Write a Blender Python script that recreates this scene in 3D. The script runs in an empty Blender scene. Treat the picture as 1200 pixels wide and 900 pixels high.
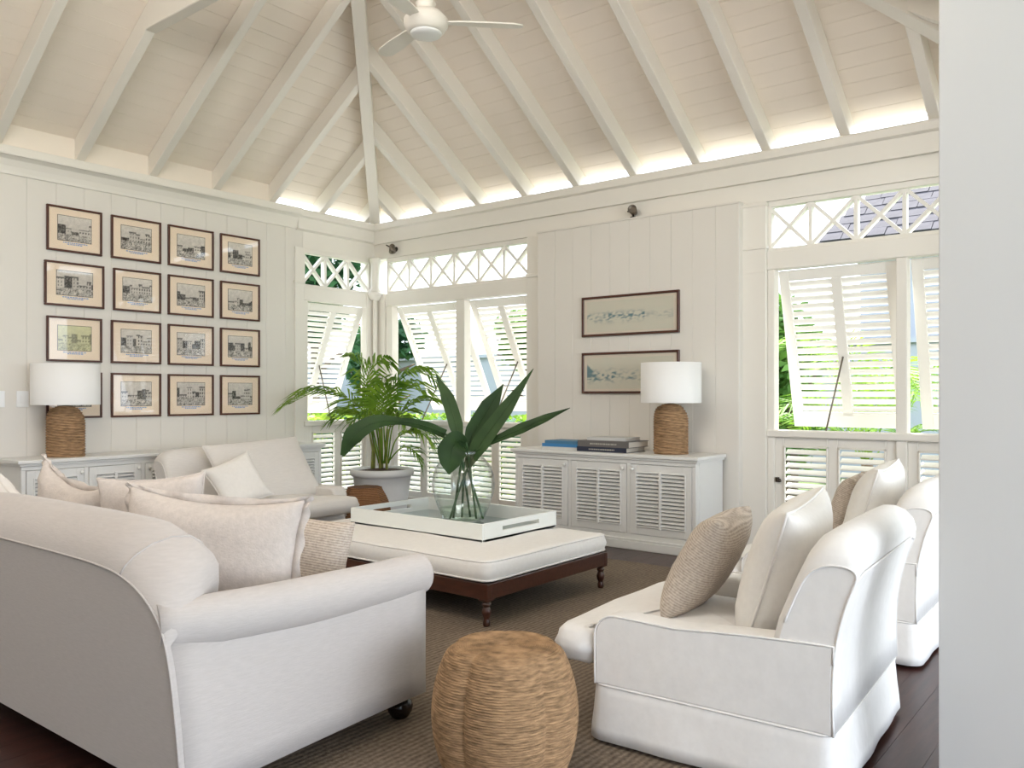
import bpy, bmesh, math, random
from mathutils import Vector, Matrix, noise as mnoise

# ------------------------------------------------------------------ camera, light
C = bpy.context.scene.collection
SC = bpy.context.scene
PI = math.pi
R = random.Random(7)

cam_d = bpy.data.cameras.new('camera')
cam = bpy.data.objects.new('camera', cam_d)
C.objects.link(cam)
cam_d.sensor_width = 36.0
cam_d.lens = 968.0 / 1200 * 36.0
cam_d.shift_y = 0.010
cam_d.clip_start = 0.05
cam_d.clip_end = 200
cam.location = (0, 0, 1.35)
cam.rotation_euler = (PI / 2, 0, math.radians(38.55))
SC.camera = cam

SC.view_settings.view_transform = 'Standard'
SC.view_settings.look = 'None'
SC.view_settings.gamma = 1.0
SC.view_settings.use_curve_mapping = False
SC.view_settings.exposure = 1.52
SC.cycles.use_denoising = True
SC.cycles.max_bounces = 14
SC.cycles.diffuse_bounces = 8
SC.cycles.transparent_max_bounces = 16
SC.cycles.sample_clamp_indirect = 6.0
SC.cycles.caustics_reflective = False
SC.cycles.caustics_refractive = False

w = bpy.data.worlds.new('sky')
SC.world = w
w.use_nodes = True
bg = w.node_tree.nodes['Background']
bg.inputs[0].default_value = (0.80, 0.89, 1.0, 1)
bg.inputs[1].default_value = 1.45

sd = bpy.data.lights.new('sun', 'SUN')
sd.energy = 4.2
sd.angle = math.radians(0.6)
sd.color = (1.0, 0.95, 0.86)
sun = bpy.data.objects.new('sun', sd)
C.objects.link(sun)
sun.rotation_euler = Vector((-0.14, 0.40, 1.0)).to_track_quat('Z', 'Y').to_euler()


YN0 = -1.40


def area(name, loc, target, sx, sy, e, col=(1, 1, 1)):
    d = bpy.data.lights.new(name, 'AREA')
    d.shape = 'RECTANGLE'
    d.size, d.size_y, d.energy, d.color = sx, sy, e, col
    o = bpy.data.objects.new(name, d)
    C.objects.link(o)
    o.location = loc
    o.rotation_euler = (Vector(loc) - Vector(target)).to_track_quat('Z', 'Y').to_euler()
    return o


# two added fill lamps, and daylight through the wide veranda opening
area('gable_fill', (-4.0, YN0, 4.35), (-4.6, 6.0, 2.4), 4.2, 1.5, 16, (1.0, 0.975, 0.95))  # fill added inside the closed gable to brighten far walls and ceiling
area('veranda_daylight', (6.2, 0.6, 1.7), (-3.0, 2.6, 1.2), 5.0, 2.8, 112, (0.84, 0.91, 1.0))
area('roof_fill', (-2.5, 1.15, 4.35), (-4.4, 6.6, 3.2), 2.8, 1.1, 52, (1.0, 0.945, 0.87))  # fill added high in the roof, no skylight there


# ------------------------------------------------------------------ materials
def mat(name, col, rough=0.6, metal=0.0, var=0.0, vscale=6.0, bump=0.0, bscale=40.0, spec=0.5,
        stretch=None, coat=0.0, coord='Object', sheen=0.0):
    m = bpy.data.materials.new(name)
    m.use_nodes = True
    nt = m.node_tree
    b = nt.nodes['Principled BSDF']
    b.inputs['Base Color'].default_value = (*col, 1)
    b.inputs['Roughness'].default_value = rough
    b.inputs['Metallic'].default_value = metal
    b.inputs['Specular IOR Level'].default_value = spec
    b.inputs['Coat Weight'].default_value = coat
    b.inputs['Sheen Weight'].default_value = sheen
    if var > 0 or bump > 0:
        tc = nt.nodes.new('ShaderNodeTexCoord')
        src = tc.outputs[coord]
        if stretch:
            mp = nt.nodes.new('ShaderNodeMapping')
            mp.inputs['Scale'].default_value = stretch
            nt.links.new(src, mp.inputs[0])
            src = mp.outputs[0]
    if var > 0:
        n = nt.nodes.new('ShaderNodeTexNoise')
        n.inputs['Scale'].default_value = vscale
        n.inputs['Detail'].default_value = 5
        nt.links.new(src, n.inputs['Vector'])
        rp = nt.nodes.new('ShaderNodeValToRGB')
        rp.color_ramp.elements[0].position = 0.3
        rp.color_ramp.elements[1].position = 0.7
        rp.color_ramp.elements[0].color = (*[c * (1 - var) for c in col], 1)
        rp.color_ramp.elements[1].color = (*[min(1, c * (1 + var * 0.6)) for c in col], 1)
        nt.links.new(n.outputs['Fac'], rp.inputs[0])
        nt.links.new(rp.outputs[0], b.inputs['Base Color'])
    if bump > 0:
        n2 = nt.nodes.new('ShaderNodeTexNoise')
        n2.inputs['Scale'].default_value = bscale
        n2.inputs['Detail'].default_value = 4
        nt.links.new(src, n2.inputs['Vector'])
        bp = nt.nodes.new('ShaderNodeBump')
        bp.inputs['Strength'].default_value = bump
        bp.inputs['Distance'].default_value = 0.01
        nt.links.new(n2.outputs['Fac'], bp.inputs['Height'])
        nt.links.new(bp.outputs[0], b.inputs['Normal'])
    return m


def thin_glass(name, tint=(1, 1, 1), strength=1.0, ior=1.45):
    m = bpy.data.materials.new(name)
    m.use_nodes = True
    nt = m.node_tree
    for n in list(nt.nodes):
        if n.type != 'OUTPUT_MATERIAL':
            nt.nodes.remove(n)
    out = [n for n in nt.nodes if n.type == 'OUTPUT_MATERIAL'][0]
    tr = nt.nodes.new('ShaderNodeBsdfTransparent')
    tr.inputs[0].default_value = (*tint, 1)
    gl = nt.nodes.new('ShaderNodeBsdfGlossy')
    gl.inputs['Roughness'].default_value = 0.02
    lw = nt.nodes.new('ShaderNodeLayerWeight')
    lw.inputs[0].default_value = 0.5
    pw_ = nt.nodes.new('ShaderNodeMath')
    pw_.operation = 'POWER'
    pw_.inputs[1].default_value = 4.0
    nt.links.new(lw.outputs['Facing'], pw_.inputs[0])
    mu = nt.nodes.new('ShaderNodeMath')
    mu.operation = 'MULTIPLY_ADD'
    mu.inputs[1].default_value = 0.8 * strength
    mu.inputs[2].default_value = 0.045 * strength
    mx = nt.nodes.new('ShaderNodeMixShader')
    nt.links.new(pw_.outputs[0], mu.inputs[0])
    nt.links.new(mu.outputs[0], mx.inputs[0])
    nt.links.new(tr.outputs[0], mx.inputs[1])
    nt.links.new(gl.outputs[0], mx.inputs[2])
    nt.links.new(mx.outputs[0], out.inputs[0])
    return m


def wave_mat(name, c0, c1, scale, direction='X', rough=0.85, dist=1.5, bump=0.5, nscale=60, mixn=0.5, detail=3, coord='Object'):
    """bands plus grain: sisal, rope, twill"""
    m = bpy.data.materials.new(name)
    m.use_nodes = True
    nt = m.node_tree
    b = nt.nodes['Principled BSDF']
    b.inputs['Roughness'].default_value = rough
    b.inputs['Specular IOR Level'].default_value = 0.25
    tc = nt.nodes.new('ShaderNodeTexCoord')
    wv = nt.nodes.new('ShaderNodeTexWave')
    wv.bands_direction = direction
    wv.inputs['Scale'].default_value = scale
    wv.inputs['Distortion'].default_value = dist
    wv.inputs['Detail'].default_value = detail
    wv.inputs['Detail Scale'].default_value = 2.0
    nt.links.new(tc.outputs[coord], wv.inputs['Vector'])
    n = nt.nodes.new('ShaderNodeTexNoise')
    n.inputs['Scale'].default_value = nscale
    n.inputs['Detail'].default_value = 4
    nt.links.new(tc.outputs[coord], n.inputs['Vector'])
    mx = nt.nodes.new('ShaderNodeMix')
    mx.inputs[0].default_value = mixn
    nt.links.new(wv.outputs['Fac'], mx.inputs[2])
    nt.links.new(n.outputs['Fac'], mx.inputs[3])
    rp = nt.nodes.new('ShaderNodeValToRGB')
    rp.color_ramp.elements[0].position = 0.25
    rp.color_ramp.elements[1].position = 0.75
    rp.color_ramp.elements[0].color = (*c0, 1)
    rp.color_ramp.elements[1].color = (*c1, 1)
    nt.links.new(mx.outputs[0], rp.inputs[0])
    nt.links.new(rp.outputs[0], b.inputs['Base Color'])
    bp = nt.nodes.new('ShaderNodeBump')
    bp.inputs['Strength'].default_value = bump
    bp.inputs['Distance'].default_value = 0.006
    nt.links.new(mx.outputs[0], bp.inputs['Height'])
    nt.links.new(bp.outputs[0], b.inputs['Normal'])
    return m


def attr_mat(name, rough=0.5):
    m = bpy.data.materials.new(name)
    m.use_nodes = True
    nt = m.node_tree
    b = nt.nodes['Principled BSDF']
    b.inputs['Roughness'].default_value = rough
    a = nt.nodes.new('ShaderNodeAttribute')
    a.attribute_name = 'ink'
    nt.links.new(a.outputs['Color'], b.inputs['Base Color'])
    return m


def leaf_mat(name, c0, c1, rough=0.45, trans=0.25, vscale=3.0):
    m = bpy.data.materials.new(name)
    m.use_nodes = True
    nt = m.node_tree
    b = nt.nodes['Principled BSDF']
    out = [n for n in nt.nodes if n.type == 'OUTPUT_MATERIAL'][0]
    b.inputs['Roughness'].default_value = rough
    b.inputs['Specular IOR Level'].default_value = 0.3
    tc = nt.nodes.new('ShaderNodeTexCoord')
    n = nt.nodes.new('ShaderNodeTexNoise')
    n.inputs['Scale'].default_value = vscale
    nt.links.new(tc.outputs['Object'], n.inputs['Vector'])
    rp = nt.nodes.new('ShaderNodeValToRGB')
    rp.color_ramp.elements[0].position = 0.35
    rp.color_ramp.elements[1].position = 0.65
    rp.color_ramp.elements[0].color = (*c0, 1)
    rp.color_ramp.elements[1].color = (*c1, 1)
    nt.links.new(n.outputs['Fac'], rp.inputs[0])
    nt.links.new(rp.outputs[0], b.inputs['Base Color'])
    t = nt.nodes.new('ShaderNodeBsdfTranslucent')
    nt.links.new(rp.outputs[0], t.inputs[0])
    mx = nt.nodes.new('ShaderNodeMixShader')
    mx.inputs[0].default_value = trans
    nt.links.new(b.outputs[0], mx.inputs[1])
    nt.links.new(t.outputs[0], mx.inputs[2])
    nt.links.new(mx.outputs[0], out.inputs[0])
    return m


WALL = mat('wall_paint', (0.735, 0.705, 0.655), 0.5, var=0.02, vscale=1.5, bump=0.05, bscale=25)
TRIM = mat('trim_paint', (0.80, 0.77, 0.715), 0.42, var=0.015, vscale=2, bump=0.04, bscale=18)
CEIL = mat('ceiling_paint', (0.85, 0.775, 0.69), 0.55, var=0.03, vscale=2.0, bump=0.06, bscale=16)
CAB = mat('cabinet_paint', (0.77, 0.77, 0.755), 0.4, var=0.015, vscale=3, bump=0.03, bscale=20)
SHUT = mat('shutter_paint', (0.84, 0.82, 0.775), 0.45, var=0.01, bump=0.03, bscale=20)
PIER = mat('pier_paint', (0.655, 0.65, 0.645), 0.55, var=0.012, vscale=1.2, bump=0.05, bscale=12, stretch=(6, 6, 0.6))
LINEN = mat('oatmeal_linen', (0.535, 0.495, 0.475), 0.9, var=0.05, vscale=75, bump=0.10, bscale=150, spec=0.15, sheen=0.2, stretch=(0.3, 0.3, 2.2))
LINEN2 = mat('pale_linen', (0.70, 0.67, 0.64), 0.9, var=0.04, vscale=60, bump=0.10, bscale=160, spec=0.15, sheen=0.2, stretch=(0.3, 0.3, 2.0))
SLIP = mat('white_slipcover', (0.82, 0.80, 0.785), 0.9, var=0.03, vscale=30, bump=0.55, bscale=7, spec=0.12, sheen=0.1, stretch=(1, 1, 0.7))
RUFF = mat('washed_linen', (0.60, 0.54, 0.50), 0.92, var=0.08, vscale=45, bump=0.22, bscale=120, spec=0.1, sheen=0.2)
WHITEP = mat('white_cotton', (0.80, 0.775, 0.74), 0.9, var=0.03, vscale=40, bump=0.12, bscale=130, spec=0.15)
WOVEN = wave_mat('woven_taupe', (0.36, 0.30, 0.25), (0.66, 0.58, 0.50), 30, 'Z', dist=1.0, bump=0.5, nscale=75, mixn=0.72)
OTTO = mat('ottoman_cotton', (0.80, 0.78, 0.755), 0.88, var=0.03, vscale=40, bump=0.1, bscale=120, spec=0.15)
MAHOG = mat('dark_mahogany', (0.058, 0.018, 0.010), 0.28, var=0.35, vscale=9, bump=0.05, bscale=30, stretch=(1, 6, 6), coat=0.3)
EBON = mat('ebonised_wood', (0.014, 0.008, 0.007), 0.22, var=0.2, vscale=12)
FLOORM = mat('dark_floor_wood', (0.050, 0.020, 0.016), 0.3, var=0.45, vscale=5, bump=0.05, bscale=20, stretch=(8, 0.7, 1), spec=0.35)
GROUT = mat('floor_joint', (0.012, 0.006, 0.005), 0.7)
RUG = wave_mat('sisal_rug', (0.095, 0.070, 0.050), (0.25, 0.195, 0.145), 11, 'X', dist=1.5, bump=0.5, nscale=60, mixn=0.72)
ROPE = mat('jute_rope', (0.375, 0.235, 0.13), 0.9, var=0.5, vscale=16, bump=0.6, bscale=34, spec=0.15, stretch=(1.3, 1.3, 7))
ROPE2 = mat('brown_rope', (0.36, 0.225, 0.125), 0.9, var=0.45, vscale=14, bump=0.5, bscale=40, spec=0.15, stretch=(1.2, 1.2, 6))
RATTAN = wave_mat('brown_rattan', (0.11, 0.05, 0.022), (0.30, 0.15, 0.07), 26, 'Z', dist=1.5, bump=0.5, nscale=60, mixn=0.4)
SHADE = mat('white_lamp_shade', (0.86, 0.86, 0.86), 0.85, bump=0.05, bscale=200, spec=0.2)
FRAMEW = mat('mahogany_frame', (0.075, 0.022, 0.012), 0.3, var=0.2, vscale=14)
MATB = mat('cream_mat_board', (0.97, 0.80, 0.62), 0.8)
MATB2 = mat('buff_mat_board', (0.74, 0.66, 0.545), 0.8)
INK = attr_mat('printed_picture', 0.7)
INKBLACK = mat('ink_line', (0.03, 0.028, 0.026), 0.7)
INKBLUE = mat('blue_caption_ink', (0.22, 0.36, 0.66), 0.7)
PICGLASS = thin_glass('picture_glass', strength=1.0)
VASEG = thin_glass('vase_glass', (0.965, 0.985, 0.975), strength=1.3)
WATER = thin_glass('water', (0.93, 0.985, 0.93), strength=0.8, ior=1.33)
MIRROR = mat('tray_mirror', (0.50, 0.58, 0.60), 0.06, metal=0.85)
TRAYP = mat('tray_lacquer', (0.80, 0.82, 0.79), 0.3)
DARK = mat('shade_backing', (0.17, 0.18, 0.20), 0.9)  # dark tone stands in for the shade inside the cabinets
METAL = mat('grey_metal', (0.20, 0.17, 0.14), 0.4, metal=0.8)
BRONZE = mat('dark_bronze', (0.05, 0.04, 0.032), 0.4, metal=0.6)
KNOBW = mat('white_knob', (0.84, 0.84, 0.82), 0.25)
PLAST = mat('white_plastic', (0.84, 0.85, 0.86), 0.3)
POT = mat('whitewashed_planter', (0.70, 0.70, 0.70), 0.75, var=0.06, vscale=4, bump=0.12, bscale=30)
SOIL = mat('soil', (0.07, 0.035, 0.02), 0.95, var=0.4, vscale=40, bump=0.8, bscale=50)
PALM = leaf_mat('palm_leaf', (0.085, 0.20, 0.018), (0.26, 0.42, 0.045), 0.45, 0.40)
PALMST = mat('palm_stem', (0.28, 0.30, 0.07), 0.5, var=0.3, vscale=10)
BIGLEAF = leaf_mat('broad_leaf', (0.012, 0.036, 0.007), (0.024, 0.062, 0.012), 0.55, 0.10, 5)
BIGLEAF2 = leaf_mat('broad_leaf_underside', (0.030, 0.062, 0.018), (0.046, 0.088, 0.026), 0.6, 0.10, 5)
STEMG = mat('green_stem', (0.035, 0.09, 0.025), 0.4)
FOL = leaf_mat('garden_leaf', (0.05, 0.14, 0.03), (0.16, 0.32, 0.05), 0.5, 0.3, 1.5)
FOLD = leaf_mat('dark_garden_leaf', (0.02, 0.07, 0.03), (0.06, 0.16, 0.06), 0.5, 0.2, 1.5)
HEDGE = leaf_mat('hedge_leaf', (0.12, 0.26, 0.02), (0.40, 0.52, 0.06), 0.5, 0.3, 1.2)
REDF = mat('red_bracts', (0.65, 0.05, 0.05), 0.6)
BARK = mat('bark', (0.14, 0.10, 0.07), 0.9, var=0.3, vscale=10, bump=0.4)
LAWN = mat('lawn', (0.10, 0.15, 0.04), 0.9, var=0.3, vscale=3)
PAVE = mat('bounce_paving', (0.68, 0.67, 0.65), 0.8, var=0.06, vscale=1.2)
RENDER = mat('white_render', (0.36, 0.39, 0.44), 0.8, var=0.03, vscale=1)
SHING = mat('grey_shingle', (0.075, 0.07, 0.085), 0.85, var=0.35, vscale=1.8, bump=0.3, bscale=12)
BOOKB = mat('blue_book_cloth', (0.05, 0.22, 0.48), 0.5)
BOOKT = mat('teal_book_cloth', (0.07, 0.20, 0.34), 0.5)
BOOKG = mat('grey_book_jacket', (0.14, 0.13, 0.125), 0.5)
BOOKK = mat('navy_book_jacket', (0.02, 0.025, 0.05), 0.4)
BOOKW = mat('white_book_jacket', (0.62, 0.62, 0.61), 0.5)
PAGES = mat('book_pages', (0.62, 0.57, 0.50), 0.9)
GILT = mat('spine_lettering', (0.45, 0.43, 0.38), 0.6)


# ------------------------------------------------------------------ mesh helpers
class MB:
    def __init__(s):
        s.v, s.f, s.sm, s.col = [], [], [], None

    def add(s, vs, fs, smooth=False):
        b = len(s.v)
        s.v += [tuple(v) for v in vs]
        for f in fs:
            s.f.append(tuple(b + i for i in f))
            s.sm.append(smooth)

    def box(s, x0, x1, y0, y1, z0, z1, M=None):
        vs = [Vector((x, y, z)) for x in (x0, x1) for y in (y0, y1) for z in (z0, z1)]
        if M is not None:
            vs = [M @ v for v in vs]
        s.add(vs, [(0, 1, 3, 2), (4, 6, 7, 5), (0, 4, 5, 1), (2, 3, 7, 6), (0, 2, 6, 4), (1, 5, 7, 3)])
        return s

    def hexa(s, vs):
        """8 points: bottom ring 0-3, top ring 4-7"""
        s.add(vs, [(3, 2, 1, 0), (4, 5, 6, 7), (0, 1, 5, 4), (1, 2, 6, 5), (2, 3, 7, 6), (3, 0, 4, 7)])
        return s

    def bar(s, a, b, w, t, up=(0, 0, 1)):
        a, b = Vector(a), Vector(b)
        d = (b - a)
        L = d.length
        d.normalize()
        u = Vector(up)
        sd_ = d.cross(u)
        if sd_.length < 1e-5:
            sd_ = d.cross(Vector((1, 0, 0)))
        sd_.normalize()
        n = sd_.cross(d)
        M = Matrix((( sd_.x, d.x, n.x, a.x), (sd_.y, d.y, n.y, a.y), (sd_.z, d.z, n.z, a.z), (0, 0, 0, 1)))
        return s.box(-w / 2, w / 2, 0, L, -t / 2, t / 2, M)

    def prism(s, poly, axis, a, b, smooth=False):
        """poly: list of 2D points; axis 'x' -> (y,z), 'y' -> (x,z), 'z' -> (x,y)"""
        def P(p, t):
            if axis == 'x':
                return (t, p[0], p[1])
            if axis == 'y':
                return (p[0], t, p[1])
            return (p[0], p[1], t)
        n = len(poly)
        vs = [P(p, a) for p in poly] + [P(p, b) for p in poly]
        fs = [(i, (i + 1) % n, n + (i + 1) % n, n + i) for i in range(n)]
        base = len(s.v)
        s.add(vs, fs, smooth)
        s.f.append(tuple(base + i for i in range(n))[::-1]); s.sm.append(False)
        s.f.append(tuple(base + n + i for i in range(n))); s.sm.append(False)
        return s

    def loft(s, rings, closed=True, cap=True, smooth=True):
        n = len(rings[0])
        base = len(s.v)
        for r in rings:
            s.v += [tuple(p) for p in r]
        m = n if closed else n - 1
        for k in range(len(rings) - 1):
            for i in range(m):
                j = (i + 1) % n
                s.f.append((base + k * n + i, base + k * n + j, base + (k + 1) * n + j, base + (k + 1) * n + i))
                s.sm.append(smooth)
        if cap and closed:
            s.f.append(tuple(base + i for i in range(n))[::-1]); s.sm.append(False)
            s.f.append(tuple(base + (len(rings) - 1) * n + i for i in range(n))); s.sm.append(False)
        return s

    def lathe(s, prof, n=32, c=(0, 0), smooth=True, cap=True, lobes=0, lob=0.0):
        rings = []
        for (r, z) in prof:
            rings.append([(c[0] + r * (1 + lob * math.cos(lobes * 2 * PI * i / n)) * math.cos(2 * PI * i / n),
                           c[1] + r * (1 + lob * math.cos(lobes * 2 * PI * i / n)) * math.sin(2 * PI * i / n), z) for i in range(n)])
        return s.loft(rings, True, cap, smooth)

    def tube(s, pts, r, n=8, closed=False):
        pts = [Vector(p) for p in pts]
        rs = r if isinstance(r, (list, tuple)) else [r] * len(pts)
        rings = []
        N = len(pts)
        ref = None
        for i, p in enumerate(pts):
            if closed:
                d = pts[(i + 1) % N] - pts[i - 1]
            else:
                d = pts[min(i + 1, N - 1)] - pts[max(i - 1, 0)]
            if d.length < 1e-9:
                d = Vector((0, 0, 1))
            d.normalize()
            if ref is None:
                ref = d.orthogonal().normalized()
            ref = (ref - d * ref.dot(d))
            if ref.length < 1e-6:
                ref = d.orthogonal()
            ref.normalize()
            bi = d.cross(ref)
            rings.append([p + (ref * math.cos(2 * PI * k / n) + bi * math.sin(2 * PI * k / n)) * rs[i] for k in range(n)])
        if closed:
            rings.append(rings[0])
            return s.loft(rings, True, False)
        return s.loft(rings, True, True)

    def mesh(s, name):
        me = bpy.data.meshes.new(name)
        me.from_pydata(s.v, [], s.f)
        me.polygons.foreach_set('use_smooth', s.sm)
        if s.col:
            a = me.color_attributes.new('ink', 'FLOAT_COLOR', 'POINT')
            a.data.foreach_set('color', [c for col in s.col for c in (*col, 1.0)])
        me.update()
        return me

    def build(s, name, m, parent=None, bevel=0, seg=2, sub=0, recalc=True):
        me = s.mesh(name)
        if recalc:
            bm = bmesh.new()
            bm.from_mesh(me)
            bmesh.ops.recalc_face_normals(bm, faces=bm.faces)
            bm.to_mesh(me)
            bm.free()
        return place(name, me, m, parent, bevel, seg, sub)


def place(name, me, m, parent=None, bevel=0, seg=2, sub=0):
    if m is not None and not me.materials:
        me.materials.append(m)
    o = bpy.data.objects.new(name, me)
    C.objects.link(o)
    if parent is not None:
        o.parent = parent
    if bevel:
        b = o.modifiers.new('bevel', 'BEVEL')
        b.width = bevel
        b.segments = seg
        b.limit_method = 'ANGLE'
        b.angle_limit = math.radians(40)
    if sub:
        b = o.modifiers.new('sub', 'SUBSURF')
        b.levels = sub
        b.render_levels = sub
    return o


def tag(o, label, cat, group=None, kind=None):
    o['label'] = label
    o['category'] = cat
    if group:
        o['group'] = group
    if kind:
        o['kind'] = kind
    return o


def thing(name, label, cat, loc=(0, 0, 0), rz=0.0, group=None):
    o = bpy.data.objects.new(name, None)
    C.objects.link(o)
    o.empty_display_size = 0.1
    o.location = loc
    o.rotation_euler = (0, 0, rz)
    return tag(o, label, cat, group)


def struct(o, label=None):
    o['kind'] = 'structure'
    if label:
        o['label'] = label
    return o


def sempty(name, loc=(0, 0, 0), rz=0.0, label=None):
    o = bpy.data.objects.new(name, None)
    C.objects.link(o)
    o.location = loc
    o.rotation_euler = (0, 0, rz)
    return struct(o, label)


def copy_tree(o, parent=None):
    c = o.copy()
    C.objects.link(c)
    if parent is not None:
        c.parent = parent
    for ch in list(o.children):
        copy_tree(ch, c)
    return c


def catmull(pts, n):
    pts = [Vector(p) for p in pts]
    P = [pts[0] * 2 - pts[1]] + pts + [pts[-1] * 2 - pts[-2]]
    out = []
    for i in range(1, len(P) - 2):
        for k in range(n):
            t = k / n
            a, b, c, d = P[i - 1], P[i], P[i + 1], P[i + 2]
            out.append(0.5 * ((2 * b) + (c - a) * t + (2 * a - 5 * b + 4 * c - d) * t * t + (3 * b - a - 3 * c + d) * t ** 3))
    out.append(pts[-1])
    return out


# ================================================================== THE SETTING
XL, YB, XR, YN = -7.70, 6.95, -0.60, -1.60      # left wall, window wall, right wall, near end
EAVE = 3.43
PIT = 0.66
DECK0 = 3.63                                    # underside of deck at the wall line
HALF = (XR - XL) / 2

# floor boards (run along Y)
fl = struct(MB().box(XL - 0.2, 1.6, YN - 1.0, YB + 0.1, -0.08, -0.004).build('floor', GROUT), 'dark mahogany plank floor')
bw = 0.14
meF = MB().box(0.0006, bw - 0.0006, YN - 1.0, YB + 0.05, -0.02, 0.0).mesh('floor_board')
x = XL
while x < 1.5:
    o = place('floor_board', meF, FLOORM, fl)
    o.location.x = x
    x += bw

# ---------------------------------------------------------------- ceiling
ceil = sempty('ceiling', label='white painted board ceiling of a hipped roof with exposed rafters')
dk = MB()
T0 = -0.115
zt = lambda t, o=0.0: DECK0 + PIT * t + o


def slope_board(t0, t1, side):
    """one board of the deck between plan distances t0..t1 from the wall line"""
    a, b = t0 + 0.0016, t1 - 0.0016
    th = 0.02
    if side == 'B':
        P = lambda t, e, z: ((XL + t) if e == 0 else (XR - t), YB - t, z)
    elif side == 'L':
        P = lambda t, e, z: (XL + t, (YN) if e == 0 else (YB - t), z)
    else:
        P = lambda t, e, z: (XR - t, (YN) if e == 0 else (YB - t), z)
    return MB().hexa([P(a, 0, zt(a)), P(a, 1, zt(a)), P(b, 1, zt(b)), P(b, 0, zt(b)),
                      P(a, 0, zt(a, th)), P(a, 1, zt(a, th)), P(b, 1, zt(b, th)), P(b, 0, zt(b, th))])


step = 0.117
t = T0
while t < HALF - 0.01:
    t1 = min(t + step, HALF)
    for sd_ in ('B', 'L', 'R'):
        slope_board(t, t1, sd_).build('ceiling_board', CEIL, ceil)
    t = t1
# outer roof skin above the boards
sk = MB()
for sd_ in ('B', 'L', 'R'):
    if sd_ == 'B':
        q = [(XL + T0, YB - T0), (XR - T0, YB - T0), (XR - HALF, YB - HALF), (XL + HALF, YB - HALF)]
        zz = [zt(T0), zt(T0), zt(HALF), zt(HALF)]
    elif sd_ == 'L':
        q = [(XL + T0, YN), (XL + T0, YB - T0), (XL + HALF, YB - HALF), (XL + HALF, YN)]
        zz = [zt(T0), zt(T0), zt(HALF), zt(HALF)]
    else:
        q = [(XR - T0, YB - T0), (XR - T0, YN), (XR - HALF, YN), (XR - HALF, YB - HALF)]
        zz = [zt(T0), zt(T0), zt(HALF), zt(HALF)]
    sk.hexa([(*p, z + 0.021) for p, z in zip(q, zz)] + [(*p, z + 0.09) for p, z in zip(q, zz)])
sk.build('roof_skin', SHING, ceil)
RB = 0.20     # rafter depth measured vertically


def rafter(c, side, wd=0.082, t0=-0.10, t1=None, lo=None):
    lo = lo if lo is not None else RB
    if side == 'B':
        t1 = t1 or min(c - XL, XR - c, HALF)
        f = lambda t, e, z: (c + e * wd / 2, YB - t, z)
    elif side == 'L':
        t1 = t1 or min(YB - c, HALF)
        f = lambda t, e, z: (XL + t, c + e * wd / 2, z)
    else:
        t1 = t1 or min(YB - c, HALF)
        f = lambda t, e, z: (XR - t, c + e * wd / 2, z)
    vs = [f(t0, -1, zt(t0, -lo)), f(t0, 1, zt(t0, -lo)), f(t1, 1, zt(t1, -lo)), f(t1, -1, zt(t1, -lo)),
          f(t0, -1, zt(t0, -0.002)), f(t0, 1, zt(t0, -0.002)), f(t1, 1, zt(t1, -0.002)), f(t1, -1, zt(t1, -0.002))]
    return MB().hexa(vs).build('rafter', TRIM, ceil, bevel=0.005, seg=1)


for k in range(11):
    rafter(-7.32 + 0.657 * k, 'B')
LY = [3.39 + 0.68 * k for k in range(-7, 6)]
for y in LY:
    rafter(y, 'L')
    rafter(y, 'R')
for sx, x0 in ((1, XL), (-1, XR)):
    wd = 0.12
    lo = 0.25
    d = Vector((sx, -1, 0)).normalized()
    n = Vector((-d.y, d.x, 0)) * wd / 2
    def hp(t, e, z):
        p = Vector((x0 + sx * t, YB - t, z)) + n * e
        return tuple(p)
    a, b = -0.10, HALF + 0.02
    MB().hexa([hp(a, -1, zt(a, -lo)), hp(a, 1, zt(a, -lo)), hp(b, 1, zt(b, -lo)), hp(b, -1, zt(b, -lo)),
               hp(a, -1, zt(a, -0.01)), hp(a, 1, zt(a, -0.01)), hp(b, 1, zt(b, -0.01)), hp(b, -1, zt(b, -0.01))]
              ).build('hip_rafter', TRIM, ceil, bevel=0.008, seg=2)
# ridge and collar ties
MB().box(XL + HALF - 0.04, XL + HALF + 0.04, YN, YB - HALF + 0.05, zt(HALF, -0.28), zt(HALF, -0.02)).build('ridge_beam', TRIM, ceil)
for y in (LY[7], LY[7] - 0.68 * 3, LY[7] - 0.68 * 6):
    zc = 4.27
    tt = (zc + RB - DECK0) / PIT
    MB().prism([(XL + tt, zc), (XR - tt, zc), (XR - tt - 0.36, zc + 0.24), (XL + tt + 0.36, zc + 0.24)], 'y', y - 0.05, y + 0.05
               ).build('collar_tie', TRIM, ceil, bevel=0.006, seg=1)
# boards closing the bays above the left wall
for y0, y1 in zip(LY[:-1], LY[1:]):
    if y1 < 5.6:
        MB().box(XL + 0.0, XL + 0.02, y0 + 0.042, y1 - 0.042, EAVE - 0.01, zt(0.01)).build('blocking_board', CEIL, ceil)

# ---------------------------------------------------------------- left wall with vertical boards
LW0 = 5.855
wl = struct(MB().box(XL - 0.16, XL - 0.0045, YN, LW0 - 0.0, 0, EAVE).build('wall_left', WALL), 'white wall of wide vertical boards')
meW = MB().box(-0.018, 0.0, 0.0008, 0.2415 - 0.0008, 0.0, 3.25).mesh('wall_board')
y = 5.855 - 0.2415
while y > YN:
    o = place('wall_board', meW, WALL, wl, bevel=0.0025, seg=1)
    o.location = (XL, y, 0)
    y -= 0.2415
# wall plate + window wall pieces
MB().box(XL - 0.16, XL, LW0, YB + 0.16, 3.01, EAVE).build('beam', TRIM, wl)
MB().box(XL - 0.16, XL, YB - 0.10, YB + 0.16, 0, 3.02).build('corner_post', TRIM, wl)
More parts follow.
